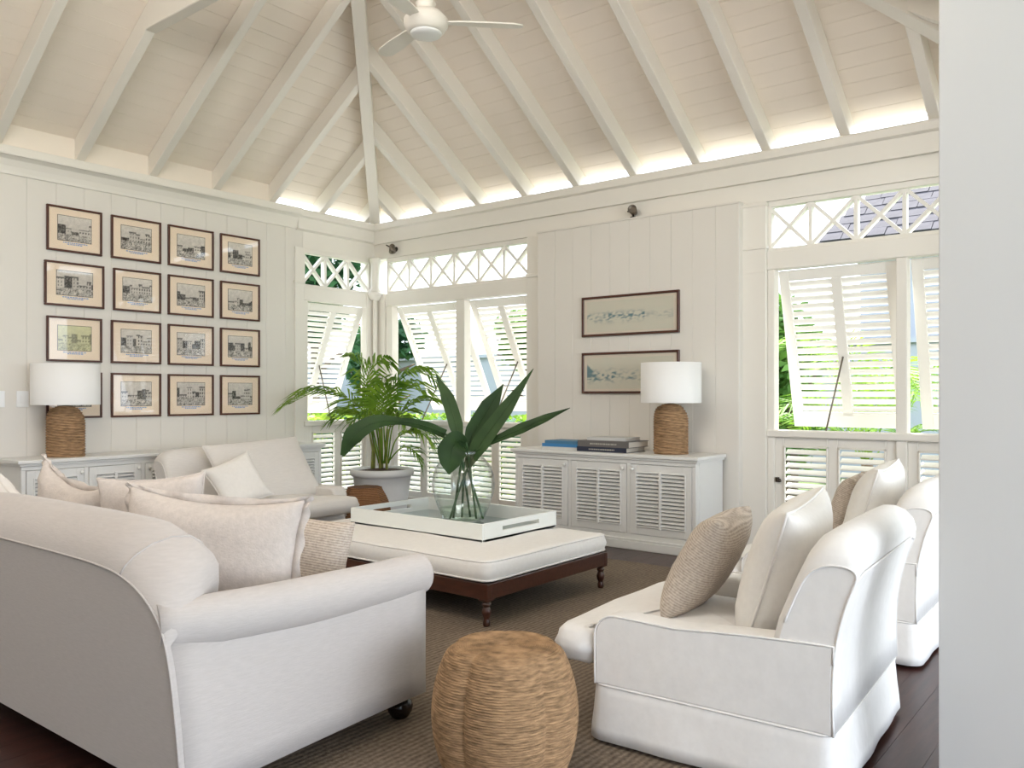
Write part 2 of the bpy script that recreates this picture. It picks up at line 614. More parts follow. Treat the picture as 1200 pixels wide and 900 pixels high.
# door-side pilaster board at the window's edge
MB().box(XL - 0.0, XL + 0.022, LW0 - 0.12, LW0, 0, 3.01).build('window_casing', TRIM, wl, bevel=0.004)
MB().box(XL - 0.0, XL + 0.034, LW0 - 0.135, LW0 + 0.01, 2.60, 2.635).build('capital_strip', TRIM, wl, bevel=0.005)

# cornices
cl = [(XL, 3.215), (XL + 0.016, 3.215), (XL + 0.022, 3.24), (XL + 0.035, 3.28), (XL + 0.062, 3.33), (XL + 0.10, 3.355), (XL + 0.12, 3.355),
      (XL + 0.125, 3.37), (XL + 0.125, 3.425), (XL + 0.115, EAVE), (XL - 0.02, EAVE), (XL - 0.02, 3.215)]
struct(MB().prism(cl, 'y', YN, LW0 - 0.10).build('trim_1', TRIM), 'white cove cornice along the picture wall')
c2 = [(XL, 3.20), (XL + 0.05, 3.215), (XL + 0.06, 3.34), (XL + 0.095, 3.355), (XL + 0.10, 3.41), (XL + 0.09, EAVE), (XL - 0.02, EAVE), (XL - 0.02, 3.20)]
struct(MB().prism(c2, 'y', LW0 - 0.10, YB).build('trim_2', TRIM), 'white beam over the corner shutters of the picture wall')
cb = [(YB + 0.02, 3.19), (YB - 0.06, 3.19), (YB - 0.07, 3.34), (YB - 0.10, 3.355), (YB - 0.105, 3.415), (YB - 0.095, EAVE), (YB + 0.02, EAVE)]
struct(MB().prism(cb, 'x', XL + 0.02, XR).build('trim_3', TRIM), 'white cornice beam along the window wall')

# ---------------------------------------------------------------- window wall
wb = struct(MB().box(XL, XR + 0.35, YB - 0.02, YB + 0.16, 3.01, EAVE).build('wall_back', TRIM), 'window wall with a raised white board panel')
MB().box(-5.10, -2.921, 6.8245, YB + 0.14, 0, 3.012).build('panel_core', WALL, wb)
pw = (5.097 - 2.921) / 10
meP = MB().box(0.0008, pw - 0.0008, 6.82, 6.842, 0.0, 3.005).mesh('panel_board')
for k in range(10):
    o = place('panel_board', meP, WALL, wb, bevel=0.0025, seg=1)
    o.location.x = -5.097 + k * pw
MB().box(-5.105, -2.915, 6.812, 6.95, 3.005, 3.022).build('panel_cap', WALL, wb, bevel=0.003)
# pilasters either side of the panel
MB().box(-5.30, -5.09, YB - 0.05, YB + 0.14, 0, 3.01).build('pilaster', TRIM, wb, bevel=0.005)
MB().box(-5.31, -5.08, YB - 0.065, YB, 2.575, 2.615).build('capital_strip', TRIM, wb, bevel=0.006)
MB().box(-2.93, -2.715, YB - 0.05, YB + 0.14, 0, 3.01).build('pilaster', TRIM, wb, bevel=0.005)
MB().box(-2.925, -2.705, YB - 0.065, YB, 2.60, 2.63).build('capital_strip', TRIM, wb, bevel=0.006)
MB().box(-2.925, -2.705, YB - 0.06, YB, 2.97, 3.0).build('capital_strip', TRIM, wb, bevel=0.006)
MB().box(-2.93, -2.72, YB - 0.056, YB, 2.40, 2.408).build('capital_strip', TRIM, wb)
# round corner column
col = MB()
col.lathe([(0.060, 2.60), (0.068, 2.61), (0.068, 2.63), (0.052, 2.645), (0.05, 2.70), (0.05, 2.94), (0.056, 2.955), (0.066, 2.975), (0.07, 3.0), (0.07, 3.02)], 20, (XL + 0.075, YB - 0.075))
col.build('corner_column', TRIM, wb)
MB().lathe([(0.05, 2.50), (0.075, 2.53), (0.088, 2.56), (0.088, 2.58), (0.07, 2.602)], 20, (XL + 0.075, YB - 0.075)).build('column_base', TRIM, wb)
MB().box(XL, XL + 0.05, YB - 0.05, YB, 0, 2.53).build('corner_post', TRIM, wb, bevel=0.006)
MB().box(XL + 0.052, XL + 0.10, YB - 0.10, YB - 0.052, 0, 2.53).build('corner_post', TRIM, wb, bevel=0.012)
MB().box(XL + 0.0, XL + 0.19, YB - 0.03, YB + 0.06, 0, 2.58).build('corner_post', TRIM, wb, bevel=0.006)
MB().box(XL - 0.06, XL + 0.03, YB - 0.17, YB - 0.0, 0, 2.58).build('corner_post', TRIM, wb, bevel=0.006)
struct(MB().box(-5.10, -2.92, 6.80, 6.83, 0, 0.12).build('baseboard_back', TRIM, bevel=0.005), 'white baseboard under the raised panel')
struct(MB().box(XL, XL + 0.02, YN, LW0, 0, 0.14).build('baseboard_left', TRIM, bevel=0.005), 'white baseboard of the picture wall')

# right wall pier beside the camera, header over the wide opening, near end wall
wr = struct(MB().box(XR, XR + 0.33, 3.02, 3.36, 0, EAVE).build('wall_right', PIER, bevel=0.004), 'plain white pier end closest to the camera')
MB().box(XR, XR + 0.33, YN, 3.02, 3.05, EAVE).build('header_beam', TRIM, wr)
MB().box(XR, XR + 0.33, 3.36, YB - 0.5, 3.05, EAVE).build('header_beam', TRIM, wr)
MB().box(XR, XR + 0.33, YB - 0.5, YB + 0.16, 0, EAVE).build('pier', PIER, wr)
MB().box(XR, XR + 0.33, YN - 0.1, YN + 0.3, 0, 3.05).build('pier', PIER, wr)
vr = struct(MB().box(XR + 0.33, 3.6, YN - 2.0, YB + 0.16, 3.06, 3.16).build('trim_4', TRIM), 'white unseen soffit added beside the room to cut sky light')  # unseen roof added to keep sky light off chairs and pier
MB().box(XR + 0.33, 3.6, YN - 0.3, YN - 0.14, -0.06, 3.06).build('sky_block_wall', RENDER, vr)  # unseen wall added to block sky light from the near side
for y in (1.2, 3.8, 6.4):
    MB().box(3.3, 3.5, y - 0.1, y + 0.1, -0.06, 3.06).build('veranda_post', TRIM, vr)
wn = struct(MB().box(XL, XR, YN - 0.16, YN, 2.9, EAVE).build('wall_near', TRIM))
MB().box(XL, XR, YN - 0.16, YN, 0, 2.9).build('wall_return', WALL, wn)
MB().prism([(XL - 0.3, EAVE - 0.1), (XR + 0.3, EAVE - 0.1), (XR - HALF, zt(HALF))], 'y', YN - 0.14, YN - 0.02).build('gable', WALL, wn)


# ---------------------------------------------------------------- windows
def louvre_slat_mesh(L, wd, th, tilt):
    M = Matrix.Rotation(tilt, 4, 'X')
    return MB().box(-L / 2, L / 2, -wd / 2, wd / 2, -th / 2, th / 2, M).mesh('slat')


def window(name, label, loc, rz, x0, x1, openings, lat_x, shut_deg, rod_side, latch=None):
    W = sempty(name, loc, rz, label)
    yo = 0.0
    # lattice frieze
    f = MB()
    f.box(x0, x1, 0.0, 0.09, 2.96, 3.01).box(x0, x1, 0.0, 0.10, 2.57, 2.605)
    f.box(x0, x0 + 0.03, 0.0, 0.09, 2.605, 2.96).box(x1 - 0.03, x1, 0.0, 0.09, 2.605, 2.96)
    f.build('lattice_frame', TRIM, W, bevel=0.004)
    zl, zh = 2.60, 2.965
    xs = lat_x
    for i in range(len(xs) - 1):
        a, b = xs[i], xs[i + 1]
        MB().bar((a, 0.05, zl), (b, 0.05, zh), 0.028, 0.055, (0, 1, 0)).build('lattice_bar', SHUT, W)
        MB().bar((a, 0.045, zh), (b, 0.045, zl), 0.028, 0.055, (0, 1, 0)).build('lattice_bar', SHUT, W)
        if i:
            MB().box(a - 0.015, a + 0.015, 0.018, 0.085, zl, zh).build('lattice_post', SHUT, W)
    # rails, sill, mullions
    MB().box(x0, x1, -0.02, 0.10, 2.42, 2.575).build('head_rail', TRIM, W, bevel=0.006)
    MB().box(x0, x1, -0.035, 0.11, 0.985, 1.045).build('sill', TRIM, W, bevel=0.010)
    MB().box(x0, x1, 0.0, 0.10, 0.0, 0.13).build('bottom_rail', TRIM, W, bevel=0.006)
    edges = [x0]
    for a, b in openings:
        edges += [a, b]
    edges.append(x1)
    for i in range(0, len(edges), 2):
        if edges[i + 1] - edges[i] > 0.01:
            MB().box(edges[i], edges[i + 1], -0.012, 0.10, 0.0, 2.42).build('mullion', TRIM, W, bevel=0.008)
    for i, (a, b) in enumerate(openings):
        cx, wdt = (a + b) / 2, b - a - 0.02
        th = math.radians(shut_deg)
        # --- top hung shutter
        Ls = 1.40
        st, rl, tk = 0.085, 0.10, 0.035
        s = MB()
        s.box(-wdt / 2, -wdt / 2 + st, -tk, 0, -Ls, 0).box(wdt / 2 - st, wdt / 2, -tk, 0, -Ls, 0)
        s.box(-0.042, 0.042, -tk, 0, -Ls + rl, -0.09)
        s.box(-wdt / 2 + st, wdt / 2 - st, -tk, 0, -0.09, 0).box(-wdt / 2 + st, wdt / 2 - st, -tk, 0, -Ls, -Ls + rl + 0.03)
        so = s.build('shutter', SHUT, W, bevel=0.004, seg=1)
        so.location = (cx, 0.085, 2.415)
        so.rotation_euler = (th, 0, 0)
        sl = wdt / 2 - st - 0.042
        me = louvre_slat_mesh(sl, 0.060, 0.008, math.radians(-60))
        n = 18
        p0, p1 = -0.125, -Ls + rl + 0.065
        for k in range(n):
            z = p0 + (p1 - p0) * k / (n - 1)
            for sx in (-1, 1):
                q = place('slat', me, SHUT, so)
                q.location = (sx * (0.042 + sl / 2), -tk / 2, z)
        # stay rod and its plate
        rb = MB()
        rb.box(-0.012, 0.012, 0.002, 0.014, -1.02, -0.70)
        rb.build('stay_plate', METAL, so)
        top = Vector((cx, 0.085, 2.415)) + Matrix.Rotation(th, 3, 'X') @ Vector((0, 0.0, -0.78))
        bot = Vector((cx + rod_side * 0.07, 0.05, 1.045))
        MB().tube([top + Vector((0, -0.035, 0)), bot], 0.008, 6).build('stay_rod', METAL, W)
        # --- fixed louvre panel below the sill
        pt, pb = 0.985, 0.13
        ps = MB()
        ins = 0.075
        ps.box(a, a + ins, 0.01, 0.055, pb, pt).box(b - ins, b, 0.01, 0.055, pb, pt)
        ps.box(cx - 0.04, cx + 0.04, 0.01, 0.055, pb, pt)
        for (xa, xb) in ((a + ins, cx - 0.04), (cx + 0.04, b - ins)):
            ps.box(xa, xb, 0.01, 0.055, pb, pb + 0.07).box(xa, xb, 0.01, 0.055, pt - 0.075, pt)
            for (u0, u1) in ((xa, xa + 0.014), (xb - 0.014, xb)):
                ps.box(u0, u1, -0.002, 0.02, pb + 0.07, pt - 0.075)
            ps.box(xa, xb, -0.002, 0.02, pt - 0.089, pt - 0.075)
        po = ps.build('louvre_panel', TRIM, W, bevel=0.004, seg=1)
        sl2 = (b - a) / 2 - ins - 0.04 - 0.03
        me2 = louvre_slat_mesh(sl2, 0.064, 0.008, math.radians(30))
        n2 = 12
        for k in range(n2):
            z = pb + 0.105 + (pt - 0.125 - pb - 0.105) * k / (n2 - 1)
            for sx in (-1, 1):
                q = place('slat', me2, SHUT, po)
                q.location = (cx + sx * (0.04 + ((b - a) / 2 - ins - 0.04) / 2), 0.035, z)
        if latch and i == 0:
            MB().box(latch - 0.012, latch + 0.012, -0.02, 0.012, 0.60, 0.64).lathe(
                [(0.012, 0.60), (0.02, 0.61), (0.012, 0.63)], 8, (latch + 0.02, -0.015)).build('latch', BRONZE, po)
    return W


window('window_1', 'lattice and top-hung louvred shutter at the end of the picture wall', (XL, 0, 0), PI / 2, 5.855, 6.87,
       [(5.915, 6.82)], [5.855, 6.19, 6.53, 6.87], 23.5, -1)
window('window_2', 'pair of tilted louvred shutters under lattice behind the potted palm', (0, YB, 0), 0, -7.50, -5.30,
       [(-7.395, -6.345), (-6.215, -5.335)], [-7.50, -7.133, -6.767, -6.40, -6.033, -5.667, -5.30], 27, -1)
window('window_3', 'louvred shutters with grey stay rod beside the white pilaster', (0, YB, 0), 0, -2.715, -0.60,
       [(-2.654, -1.683), (-1.60, -0.66)], [-2.715, -2.36, -1.993, -1.627, -1.26, -0.90, -0.60], 16.5, -1, -2.63)


# ================================================================== OUTSIDE
struct(MB().box(-60, 40, -40, 60, -0.65, -0.35).build('ground', LAWN), 'green lawn around the house')
ter = MB()
ter.box(XL - 1.6, 6.0, YB + 0.16, YB + 1.6, -0.36, -0.06).box(XL - 1.6, XL - 0.2, YN - 6, YB + 0.16, -0.36, -0.06)
ter.box(1.6, 6.0, YN - 6, YB + 0.16, -0.36, -0.06).box(XL - 0.2, 1.6, YN - 6, YN - 1.0, -0.36, -0.06)
struct(ter.build('bounce_terrace', PAVE), 'pale paving added around the house to bounce light')  # pale ground added to throw daylight up onto the ceiling


def leaves(mb, n, c, rad, size, rnd, shell=0.5, boxy=False):
    for _ in range(n):
        while True:
            p = Vector((rnd.uniform(-1, 1), rnd.uniform(-1, 1), rnd.uniform(-1, 1)))
            if boxy or (shell < p.length <= 1):
                break
        p = Vector((c[0] + p.x * rad[0], c[1] + p.y * rad[1], c[2] + p.z * rad[2]))
        d = Vector((rnd.gauss(0, 1), rnd.gauss(0, 1), rnd.gauss(0, 0.6))).normalized()
        e = d.orthogonal().normalized()
        e = Matrix.Rotation(rnd.uniform(0, 6.28), 3, d) @ e
        s = size * rnd.uniform(0.6, 1.3)
        mb.add([p - d * s, p + e * s * 0.42, p + d * s, p - e * s * 0.42], [(0, 1, 2, 3)])


def tree(loc, h, crown, n, leaf, m, label, seed, group='garden trees'):
    rnd = random.Random(seed)
    t = thing('garden_tree', label, 'tree', loc, 0, group)
    tr = MB()
    tr.tube([(0, 0, 0), (0.06, 0.02, h * 0.4), (-0.05, 0.05, h * 0.75), (0, 0, h)], [0.13, 0.11, 0.08, 0.03], 8)
    for k in range(5):
        a = k * 1.26 + rnd.random()
        z = h * rnd.uniform(0.45, 0.75)
        tr.tube([(0, 0, z), (math.cos(a) * crown[0] * 0.4, math.sin(a) * crown[1] * 0.4, z + crown[2] * 0.35),
                 (math.cos(a) * crown[0] * 0.75, math.sin(a) * crown[1] * 0.75, z + crown[2] * 0.5)], [0.06, 0.04, 0.015], 6)
    tr.build('trunk', BARK, t)
    lv = MB()
    for k in range(9):
        a = rnd.uniform(0, 6.28)
        q = rnd.uniform(0.1, 0.6)
        leaves(lv, n // 9, (math.cos(a) * crown[0] * q, math.sin(a) * crown[1] * q, h + rnd.uniform(-0.5, 0.4) * crown[2]),
               (crown[0] * 0.5, crown[1] * 0.5, crown[2] * 0.5), leaf, rnd, 0.3)
    lv.build('foliage', m, t, recalc=False)['kind'] = 'stuff'
    return t


GZ = -0.35
tree((-4.25, 11.6, GZ), 2.0, (0.9, 0.8, 1.5), 3200, 0.10, FOL, 'slim leafy tree just outside the right shutters', 1)
tree((-13.3, 12.3, GZ), 2.6, (0.9, 0.8, 0.9), 2400, 0.14, FOLD, 'small dark tree beyond the corner of the room', 2)
tree((-11.6, 15.2, GZ), 3.1, (1.0, 1.0, 0.9), 2400, 0.14, FOL, 'bright green tree in front of the garden wall behind the lattice', 3)
tree((-17.2, 13.4, GZ), 4.3, (1.6, 1.8, 1.6), 3600, 0.18, FOLD, 'broad dark tree outside the picture wall', 4)
tree((-14.2, 19.6, GZ), 4.0, (0.9, 1.2, 1.2), 2000, 0.14, FOLD, 'small dark tree behind the garden wall, seen left of the raised panel', 5)
tree((-6.6, 15.2, GZ), 2.9, (1.5, 1.2, 1.2), 3000, 0.16, FOLD, 'low dark tree near the garden wall outside the right shutters', 6)

rnd = random.Random(11)
for nm, lab, (x0, x1, y0, y1, z1) in (
        ('hedge', 'clipped bright green hedge beyond the window wall', (-13.5, -5.4, 9.6, 10.5, 1.02)),
        ('hedge', 'clipped sunlit hedge beyond the picture wall', (-12.0, -11.2, 3.0, 9.4, 0.98))):
    t = thing(nm, lab, 'hedge', ((x0 + x1) / 2, (y0 + y1) / 2, GZ), 0, 'clipped garden hedges')
    hx, hy, hz = (x1 - x0) / 2, (y1 - y0) / 2, (z1 - GZ) / 2
    MB().box(-hx + 0.1, hx - 0.1, -hy + 0.1, hy - 0.1, 0, 2 * hz - 0.08).build('hedge_core', FOLD, t)
    lv = MB()
    leaves(lv, 9000, (0, 0, hz), (hx, hy, hz), 0.07, rnd, 0, True)
    lv.build('foliage', HEDGE, t, recalc=False)['kind'] = 'stuff'

gw = MB()
gw.box(-21.5, 8, 17.3, 17.5, GZ, 2.35).box(-21.5, 8, 17.22, 17.58, 2.35, 2.45)
tag(gw.build('garden_wall', RENDER), 'long white rendered garden wall behind the window wall hedge', 'wall', 'white garden walls')
gw = MB()
gw.box(-21.75, -21.5, -4, 17.3, GZ, 2.35).box(-21.83, -21.42, -4, 17.2, 2.35, 2.45)
tag(gw.build('garden_wall', RENDER), 'white garden wall running along the far side beyond the picture wall hedge', 'wall', 'white garden walls')

# climbing shrub with red flowers, on the near side of the garden wall
t = thing('flowering_shrub', 'bougainvillea shrub with red flowers against the garden wall', 'shrub', (-18.3, 16.3, GZ))
s = MB()
for k in range(6):
    a = k * 1.05
    s.tube([(0, 0, 0), (0.2 * math.cos(a), 0.2 * math.sin(a), 1.4), (0.6 * math.cos(a), 0.35 * math.sin(a), 2.9)], [0.04, 0.03, 0.012], 6)
s.build('stem', BARK, t)
lv = MB()
leaves(lv, 1500, (0, 0, 2.9), (0.9, 0.5, 1.0), 0.09, rnd, 0.2)
lv.build('foliage', FOL, t, recalc=False)['kind'] = 'stuff'
lv = MB()
leaves(lv, 700, (0, -0.1, 2.8), (0.95, 0.55, 1.05), 0.07, rnd, 0.4)
lv.build('flowers', REDF, t, recalc=False)['kind'] = 'stuff'

# neighbouring house with a shingle roof
hs = thing('neighbour_house', 'white neighbouring house with grey shingle hip roof beyond right lattice', 'house', (-2.0, 18.5, GZ))
b = MB()
b.box(-3.2, 6, 0, 5, 0, 4.92)
b.build('house_wall', RENDER, hs)
ex, ez, run, rise = -3.9, 4.85, 3.4, 3.0       # eave corner, eave height, slope run and rise
b = MB()
b.hexa([(ex, -0.7, ez), (7, -0.7, ez), (7 - run, -0.7 + run, ez + rise), (ex + run * 0.55, -0.7 + run, ez + rise),
        (ex, -0.7, ez + 0.05), (7, -0.7, ez + 0.05), (7 - run, -0.7 + run, ez + rise + 0.05), (ex + run * 0.55, -0.7 + run, ez + rise + 0.05)])
b.hexa([(ex, -0.7, ez), (ex + run * 0.55, -0.7 + run, ez + rise), (ex + run * 0.55, 2.8, ez + rise), (ex, 5.7, ez),
        (ex, -0.7, ez + 0.05), (ex + run * 0.55, -0.7 + run, ez + rise + 0.05), (ex + run * 0.55, 2.8, ez + rise + 0.05), (ex, 5.7, ez + 0.05)])
b.build('roof_slab', SHING, hs)
courses = 15
cnt = 0
sl = math.hypot(run, rise)
ang = math.atan2(rise, run)
shm = [MB().box(0, wv, 0, sl / courses * 1.25, 0.0, 0.03).mesh('shingle') for wv in (0.34, 0.42, 0.5)]
for k in range(courses):
    fr = k / courses
    yy, zz = -0.7 + run * fr, ez + 0.055 + rise * fr
    xx = ex + run * 0.55 * fr + rnd.uniform(0, 0.1)
    while xx < 5.0 - run * fr and cnt < 290:
        q = rnd.choice((0, 1, 2))
        o = place('shingle', shm[q], SHING, hs)
        o.location = (xx, yy - 0.03, zz + rnd.uniform(0, 0.02))
        o.rotation_euler = (ang - 0.05, 0, 0)
        xx += (0.34, 0.42, 0.5)[q] + 0.012
        cnt += 1


# ================================================================== palms
def frond(mb, pts, leaf_len, n, droop, rnd, w=0.016, start=0.25):
    """rachis through pts with paired leaflets"""
    sp = catmull(pts, 8)
    mb.tube(sp, [0.008 * (1 - 0.75 * i / (len(sp) - 1)) + 0.001 for i in range(len(sp))], 5)
    N = len(sp) - 1
    for k in range(n):
        f = start + (1 - start) * k / (n - 1)
        u = f * N
        i = min(int(u), N - 1)
        p = sp[i].lerp(sp[i + 1], u - i)
        d = (sp[i + 1] - sp[i]).normalized()
        side = d.cross(Vector((0, 0, 1)))
        if side.length < 0.05:
            side = Vector((1, 0, 0))
        side.normalize()
        L = leaf_len * (0.45 + 0.75 * math.sin(PI * (0.15 + 0.8 * (f - start) / (1 - start))))
        up = side.cross(d)
        for sg in (-1, 1):
            dr = (d * (0.55 + 0.5 * (f - start)) + side * sg * rnd.uniform(0.75, 0.95) + up * rnd.uniform(0.1, 0.35)).normalized()
            q0 = p
            q1 = p + dr * L * 0.5
            q2 = p + dr * L + Vector((0, 0, -droop * L))
            nn = dr.cross(up).normalized() * w * 0.5
            nn = d * w * 0.5
            mb.add([q0 - nn * 0.4, q0 + nn * 0.4, q1 - nn, q1 + nn, q2], [(0, 1, 3, 2), (2, 3, 4)])


pc = Vector((-6.62, 6.07, 0))
pl = thing('potted_palm', 'areca palm in a large whitewashed planter by the window corner', 'plant', pc)
prof = [(0.245, 0.0), (0.255, 0.03), (0.27, 0.2), (0.292, 0.36), (0.308, 0.47), (0.318, 0.475), (0.335, 0.49), (0.342, 0.515), (0.338, 0.545),
        (0.322, 0.555), (0.300, 0.55), (0.292, 0.53), (0.285, 0.45)]
MB().lathe(prof, 40).build('planter', POT, pl)
MB().lathe([(0.292, 0.50), (0.29, 0.525), (0.2, 0.54), (0.08, 0.55), (0.01, 0.555)], 32).build('soil', SOIL, pl)
# picture axes at the palm: r = to the right seen from the room, u = up
rx = Vector((0.782, 0.6235, 0))
fw = Vector((-0.623, 0.782, 0))


def PW(px, py, dz=0.0, c=pc, z=8.87):
    """room point seen at that pixel of the photograph, dz further than the plant's axis"""
    cz = z + dz
    X = (px - 600) / 968 * cz
    return rx * X + fw * cz + Vector((0, 0, 1.35 - (py - 462) / 968 * cz)) - c


rnd = random.Random(5)
FR = [  # (points (px, py, depth), leaflet length, n, droop)
    ([(444, 543, 0), (430, 490, 0), (412, 470, .05), (392, 463, .05), (366, 461, .0), (338, 474, -.05)], 0.30, 26, 0.30),
    ([(446, 543, 0), (434, 490, .1), (428, 455, .15), (423, 430, .15), (412, 421, .12)], 0.26, 22, 0.35),
    ([(449, 543, 0), (436, 480, .1), (430, 445, .15), (440, 427, .12), (449, 426, .1)], 0.24, 20, 0.55),
    ([(452, 543, 0), (450, 490, -.05), (459, 458, -.05), (474, 441, -.05), (492, 436, -.05), (509, 446, -.1)], 0.24, 24, 0.45),
    ([(454, 543, 0), (460, 500, .0), (474, 480, .0), (492, 470, .0), (511, 470, .0)], 0.20, 22, 0.35),
    ([(446, 543, 0), (436, 505, -.1), (420, 488, -.15), (405, 484, -.2), (391, 492, -.2)], 0.20, 22, 0.35),
    ([(455, 543, 0), (464, 515, -.1), (480, 506, -.1), (494, 508, -.15), (503, 517, -.15)], 0.18, 20, 0.45),
    ([(448, 543, 0), (447, 500, -.2), (448, 478, -.3), (452, 462, -.4), (458, 455, -.45)], 0.24, 20, 0.35),
    ([(447, 543, 0), (440, 500, .2), (428, 480, .3), (414, 474, .4), (400, 480, .45)], 0.24, 22, 0.35),
    ([(450, 543, 0), (455, 495, .15), (468, 462, .2), (480, 455, .25), (492, 458, .3)], 0.26, 22, 0.4),
    ([(448, 543, 0), (444, 505, -.25), (436, 490, -.4), (424, 486, -.5), (414, 494, -.55)], 0.22, 20, 0.4),
    ([(452, 543, 0), (456, 505, -.25), (463, 490, -.4), (470, 485, -.5), (476, 492, -.55)], 0.20, 20, 0.4),
    ([(446, 543, 0), (441, 495, .1), (441, 470, .15), (446, 455, .18), (455, 448, .2)], 0.24, 22, 0.3),
    ([(453, 543, 0), (470, 525, -.05), (484, 527, -.1), (490, 536, -.1), (493, 546, -.1)], 0.15, 16, 0.4),
]
for pts, ll, n, dr in FR:
    m = MB()
    frond(m, [PW(*p) for p in pts], ll * 1.4, int(n * 0.95), dr, rnd, 0.032, 0.30)
    m.build('frond', PALM, pl, recalc=False)
for k in range(9):
    a = rnd.uniform(0, 6.28)
    q = rnd.uniform(0.02, 0.13)
    m = MB()
    m.tube([(q * math.cos(a), q * math.sin(a), 0.53), (q * 0.9 * math.cos(a), q * 0.9 * math.sin(a), 0.75), (q * 1.3 * math.cos(a), q * 1.3 * math.sin(a), 0.98)],
           [0.014, 0.012, 0.007], 6)
    m.build('stem', PALMST, pl)

# garden palms outside the right-hand shutters
for loc, lab, seed, n in (((-2.55, 9.3, GZ), 'garden palm with arching fronds outside the right shutters', 21, 14),
                       ((-0.2, 11.6, GZ), 'second garden palm farther from the house near the right pier', 22, 14)):
    rnd = random.Random(seed)
    t = thing('garden_palm', lab, 'palm tree', loc, 0, 'garden palms')
    MB().tube([(0, 0, 0), (0.02, 0, 0.5), (0, 0.02, 1.0)], [0.10, 0.08, 0.06], 8).build('trunk', BARK, t)
    for k in range(n):
        a = 2 * PI * k / n + rnd.uniform(-0.2, 0.2)
        hgt = rnd.uniform(0.3, 1.5)
        ln = rnd.uniform(0.8, 1.3)
        m = MB()
        frond(m, [(0, 0, 0.95), (0.3 * ln * math.cos(a), 0.3 * ln * math.sin(a), 1.0 + hgt * 0.6), (0.75 * ln * math.cos(a), 0.75 * ln * math.sin(a), 1.0 + hgt * 0.85),
                  (1.2 * ln * math.cos(a), 1.2 * ln * math.sin(a), 0.9 + hgt * 0.7)], 0.42, 26, 0.3, rnd, 0.035, 0.25)
        m.build('frond', PALM, t, recalc=False)


# ================================================================== FURNITURE
# ---------------------------------------------------------------- rug
rg = MB()
rg.box(-6.55, -1.15, 1.60, 5.76, 0.001, 0.012)
tag(rg.build('rug', RUG, bevel=0.004), 'large brown sisal rug under the seating group', 'rug')


def outline_rect(x0, x1, y0, y1, r, n=5):
    pts = []
    for cx, cy, a0 in ((x1 - r, y1 - r, 0), (x0 + r, y1 - r, PI / 2), (x0 + r, y0 + r, PI), (x1 - r, y0 + r, 1.5 * PI)):
        for k in range(n + 1):
            a = a0 + PI / 2 * k / n
            pts.append(Vector((cx + r * math.cos(a), cy + r * math.sin(a))))
    return pts


def densify(poly, step):
    out = []
    n = len(poly)
    for i in range(n):
        a, b = poly[i], poly[(i + 1) % n]
        k = max(1, int((b - a).length / step))
        for j in range(k):
            out.append(a.lerp(b, j / k))
    return out


def offset_in(poly, d):
    n = len(poly)
    out = []
    for i in range(n):
        t = (poly[(i + 1) % n] - poly[i - 1])
        if t.length < 1e-9:
            out.append(poly[i].copy())
            continue
        t.normalize()
        out.append(poly[i] + Vector((-t.y, t.x)) * d)     # outline runs counter-clockwise
    return out


def cushion(mb, poly, z0, z1, r, crown=0.03, belly=0.008, seed=0, wr=0.004, flatbottom=False):
    """boxed cushion from a counter-clockwise outline; returns (bottom seam, top seam) loops"""
    rings = []
    ctr = sum(poly, Vector((0, 0))) / len(poly)

    def nz(p, z):
        return mnoise.noise(Vector((p.x * 3.1 + seed, p.y * 3.1, z * 4))) * wr

    def ring(po, z):
        return [(p.x, p.y, z + nz(p, z)) for p in po]
    if flatbottom:
        rings.append(ring(offset_in(poly, r), z0))
    else:
        for f in (0.15, 0.5, 0.8):
            rings.append([((ctr + (p - ctr) * f).x, (ctr + (p - ctr) * f).y, z0 - crown * 0.25 * (1 - f * f)) for p in offset_in(poly, r)])
        rings.append(ring(offset_in(poly, r), z0))
    for k in range(1, 4):
        a = PI / 2 * k / 3
        rings.append(ring(offset_in(poly, r * (1 - math.sin(a))), z0 + r * (1 - math.cos(a))))
    rings.append(ring(offset_in(poly, -belly), (z0 + z1) / 2))
    for k in range(0, 4):
        a = PI / 2 * k / 3
        rings.append(ring(offset_in(poly, r * (1 - math.cos(a))), z1 - r * (1 - math.sin(a))))
    q = offset_in(poly, r)
    for f in (0.93, 0.82, 0.68, 0.5, 0.32, 0.14):
        zz = z1 + crown * (1 - f ** 2.2)
        rings.append(ring([ctr + (p - ctr) * f for p in q], zz))
    mb.loft(rings, True, True, True)
    return ([(p.x, p.y, z0 + r * 0.5) for p in offset_in(poly, r * 0.12 - 0.002)],
            [(p.x, p.y, z1 - r * 0.30 + nz(p, z1)) for p in offset_in(poly, r * 0.25)])


# ---------------------------------------------------------------- ottoman
ot = thing('ottoman', 'large white cushioned ottoman bench on turned dark wood legs', 'ottoman', (-4.01, 4.24, 0.012))
OX, OY = 0.965, 0.645
b = MB()
for (x0, x1, y0, y1) in ((-OX, OX, -OY, -OY + 0.04), (-OX, OX, OY - 0.04, OY), (-OX, -OX + 0.04, -OY + 0.04, OY - 0.04), (OX - 0.04, OX, -OY + 0.04, OY - 0.04)):
    b.box(x0, x1, y0, y1, 0.158, 0.252)
b.box(-OX + 0.04, OX - 0.04, -OY + 0.04, OY - 0.04, 0.215, 0.25)
b.build('apron_frame', MAHOG, ot, bevel=0.006)
lp = [(0.018, 0.0), (0.022, 0.01), (0.022, 0.03), (0.016, 0.045), (0.024, 0.062), (0.029, 0.085), (0.022, 0.108), (0.017, 0.115), (0.028, 0.124), (0.028, 0.134), (0.02, 0.14), (0.03, 0.152), (0.032, 0.165)]
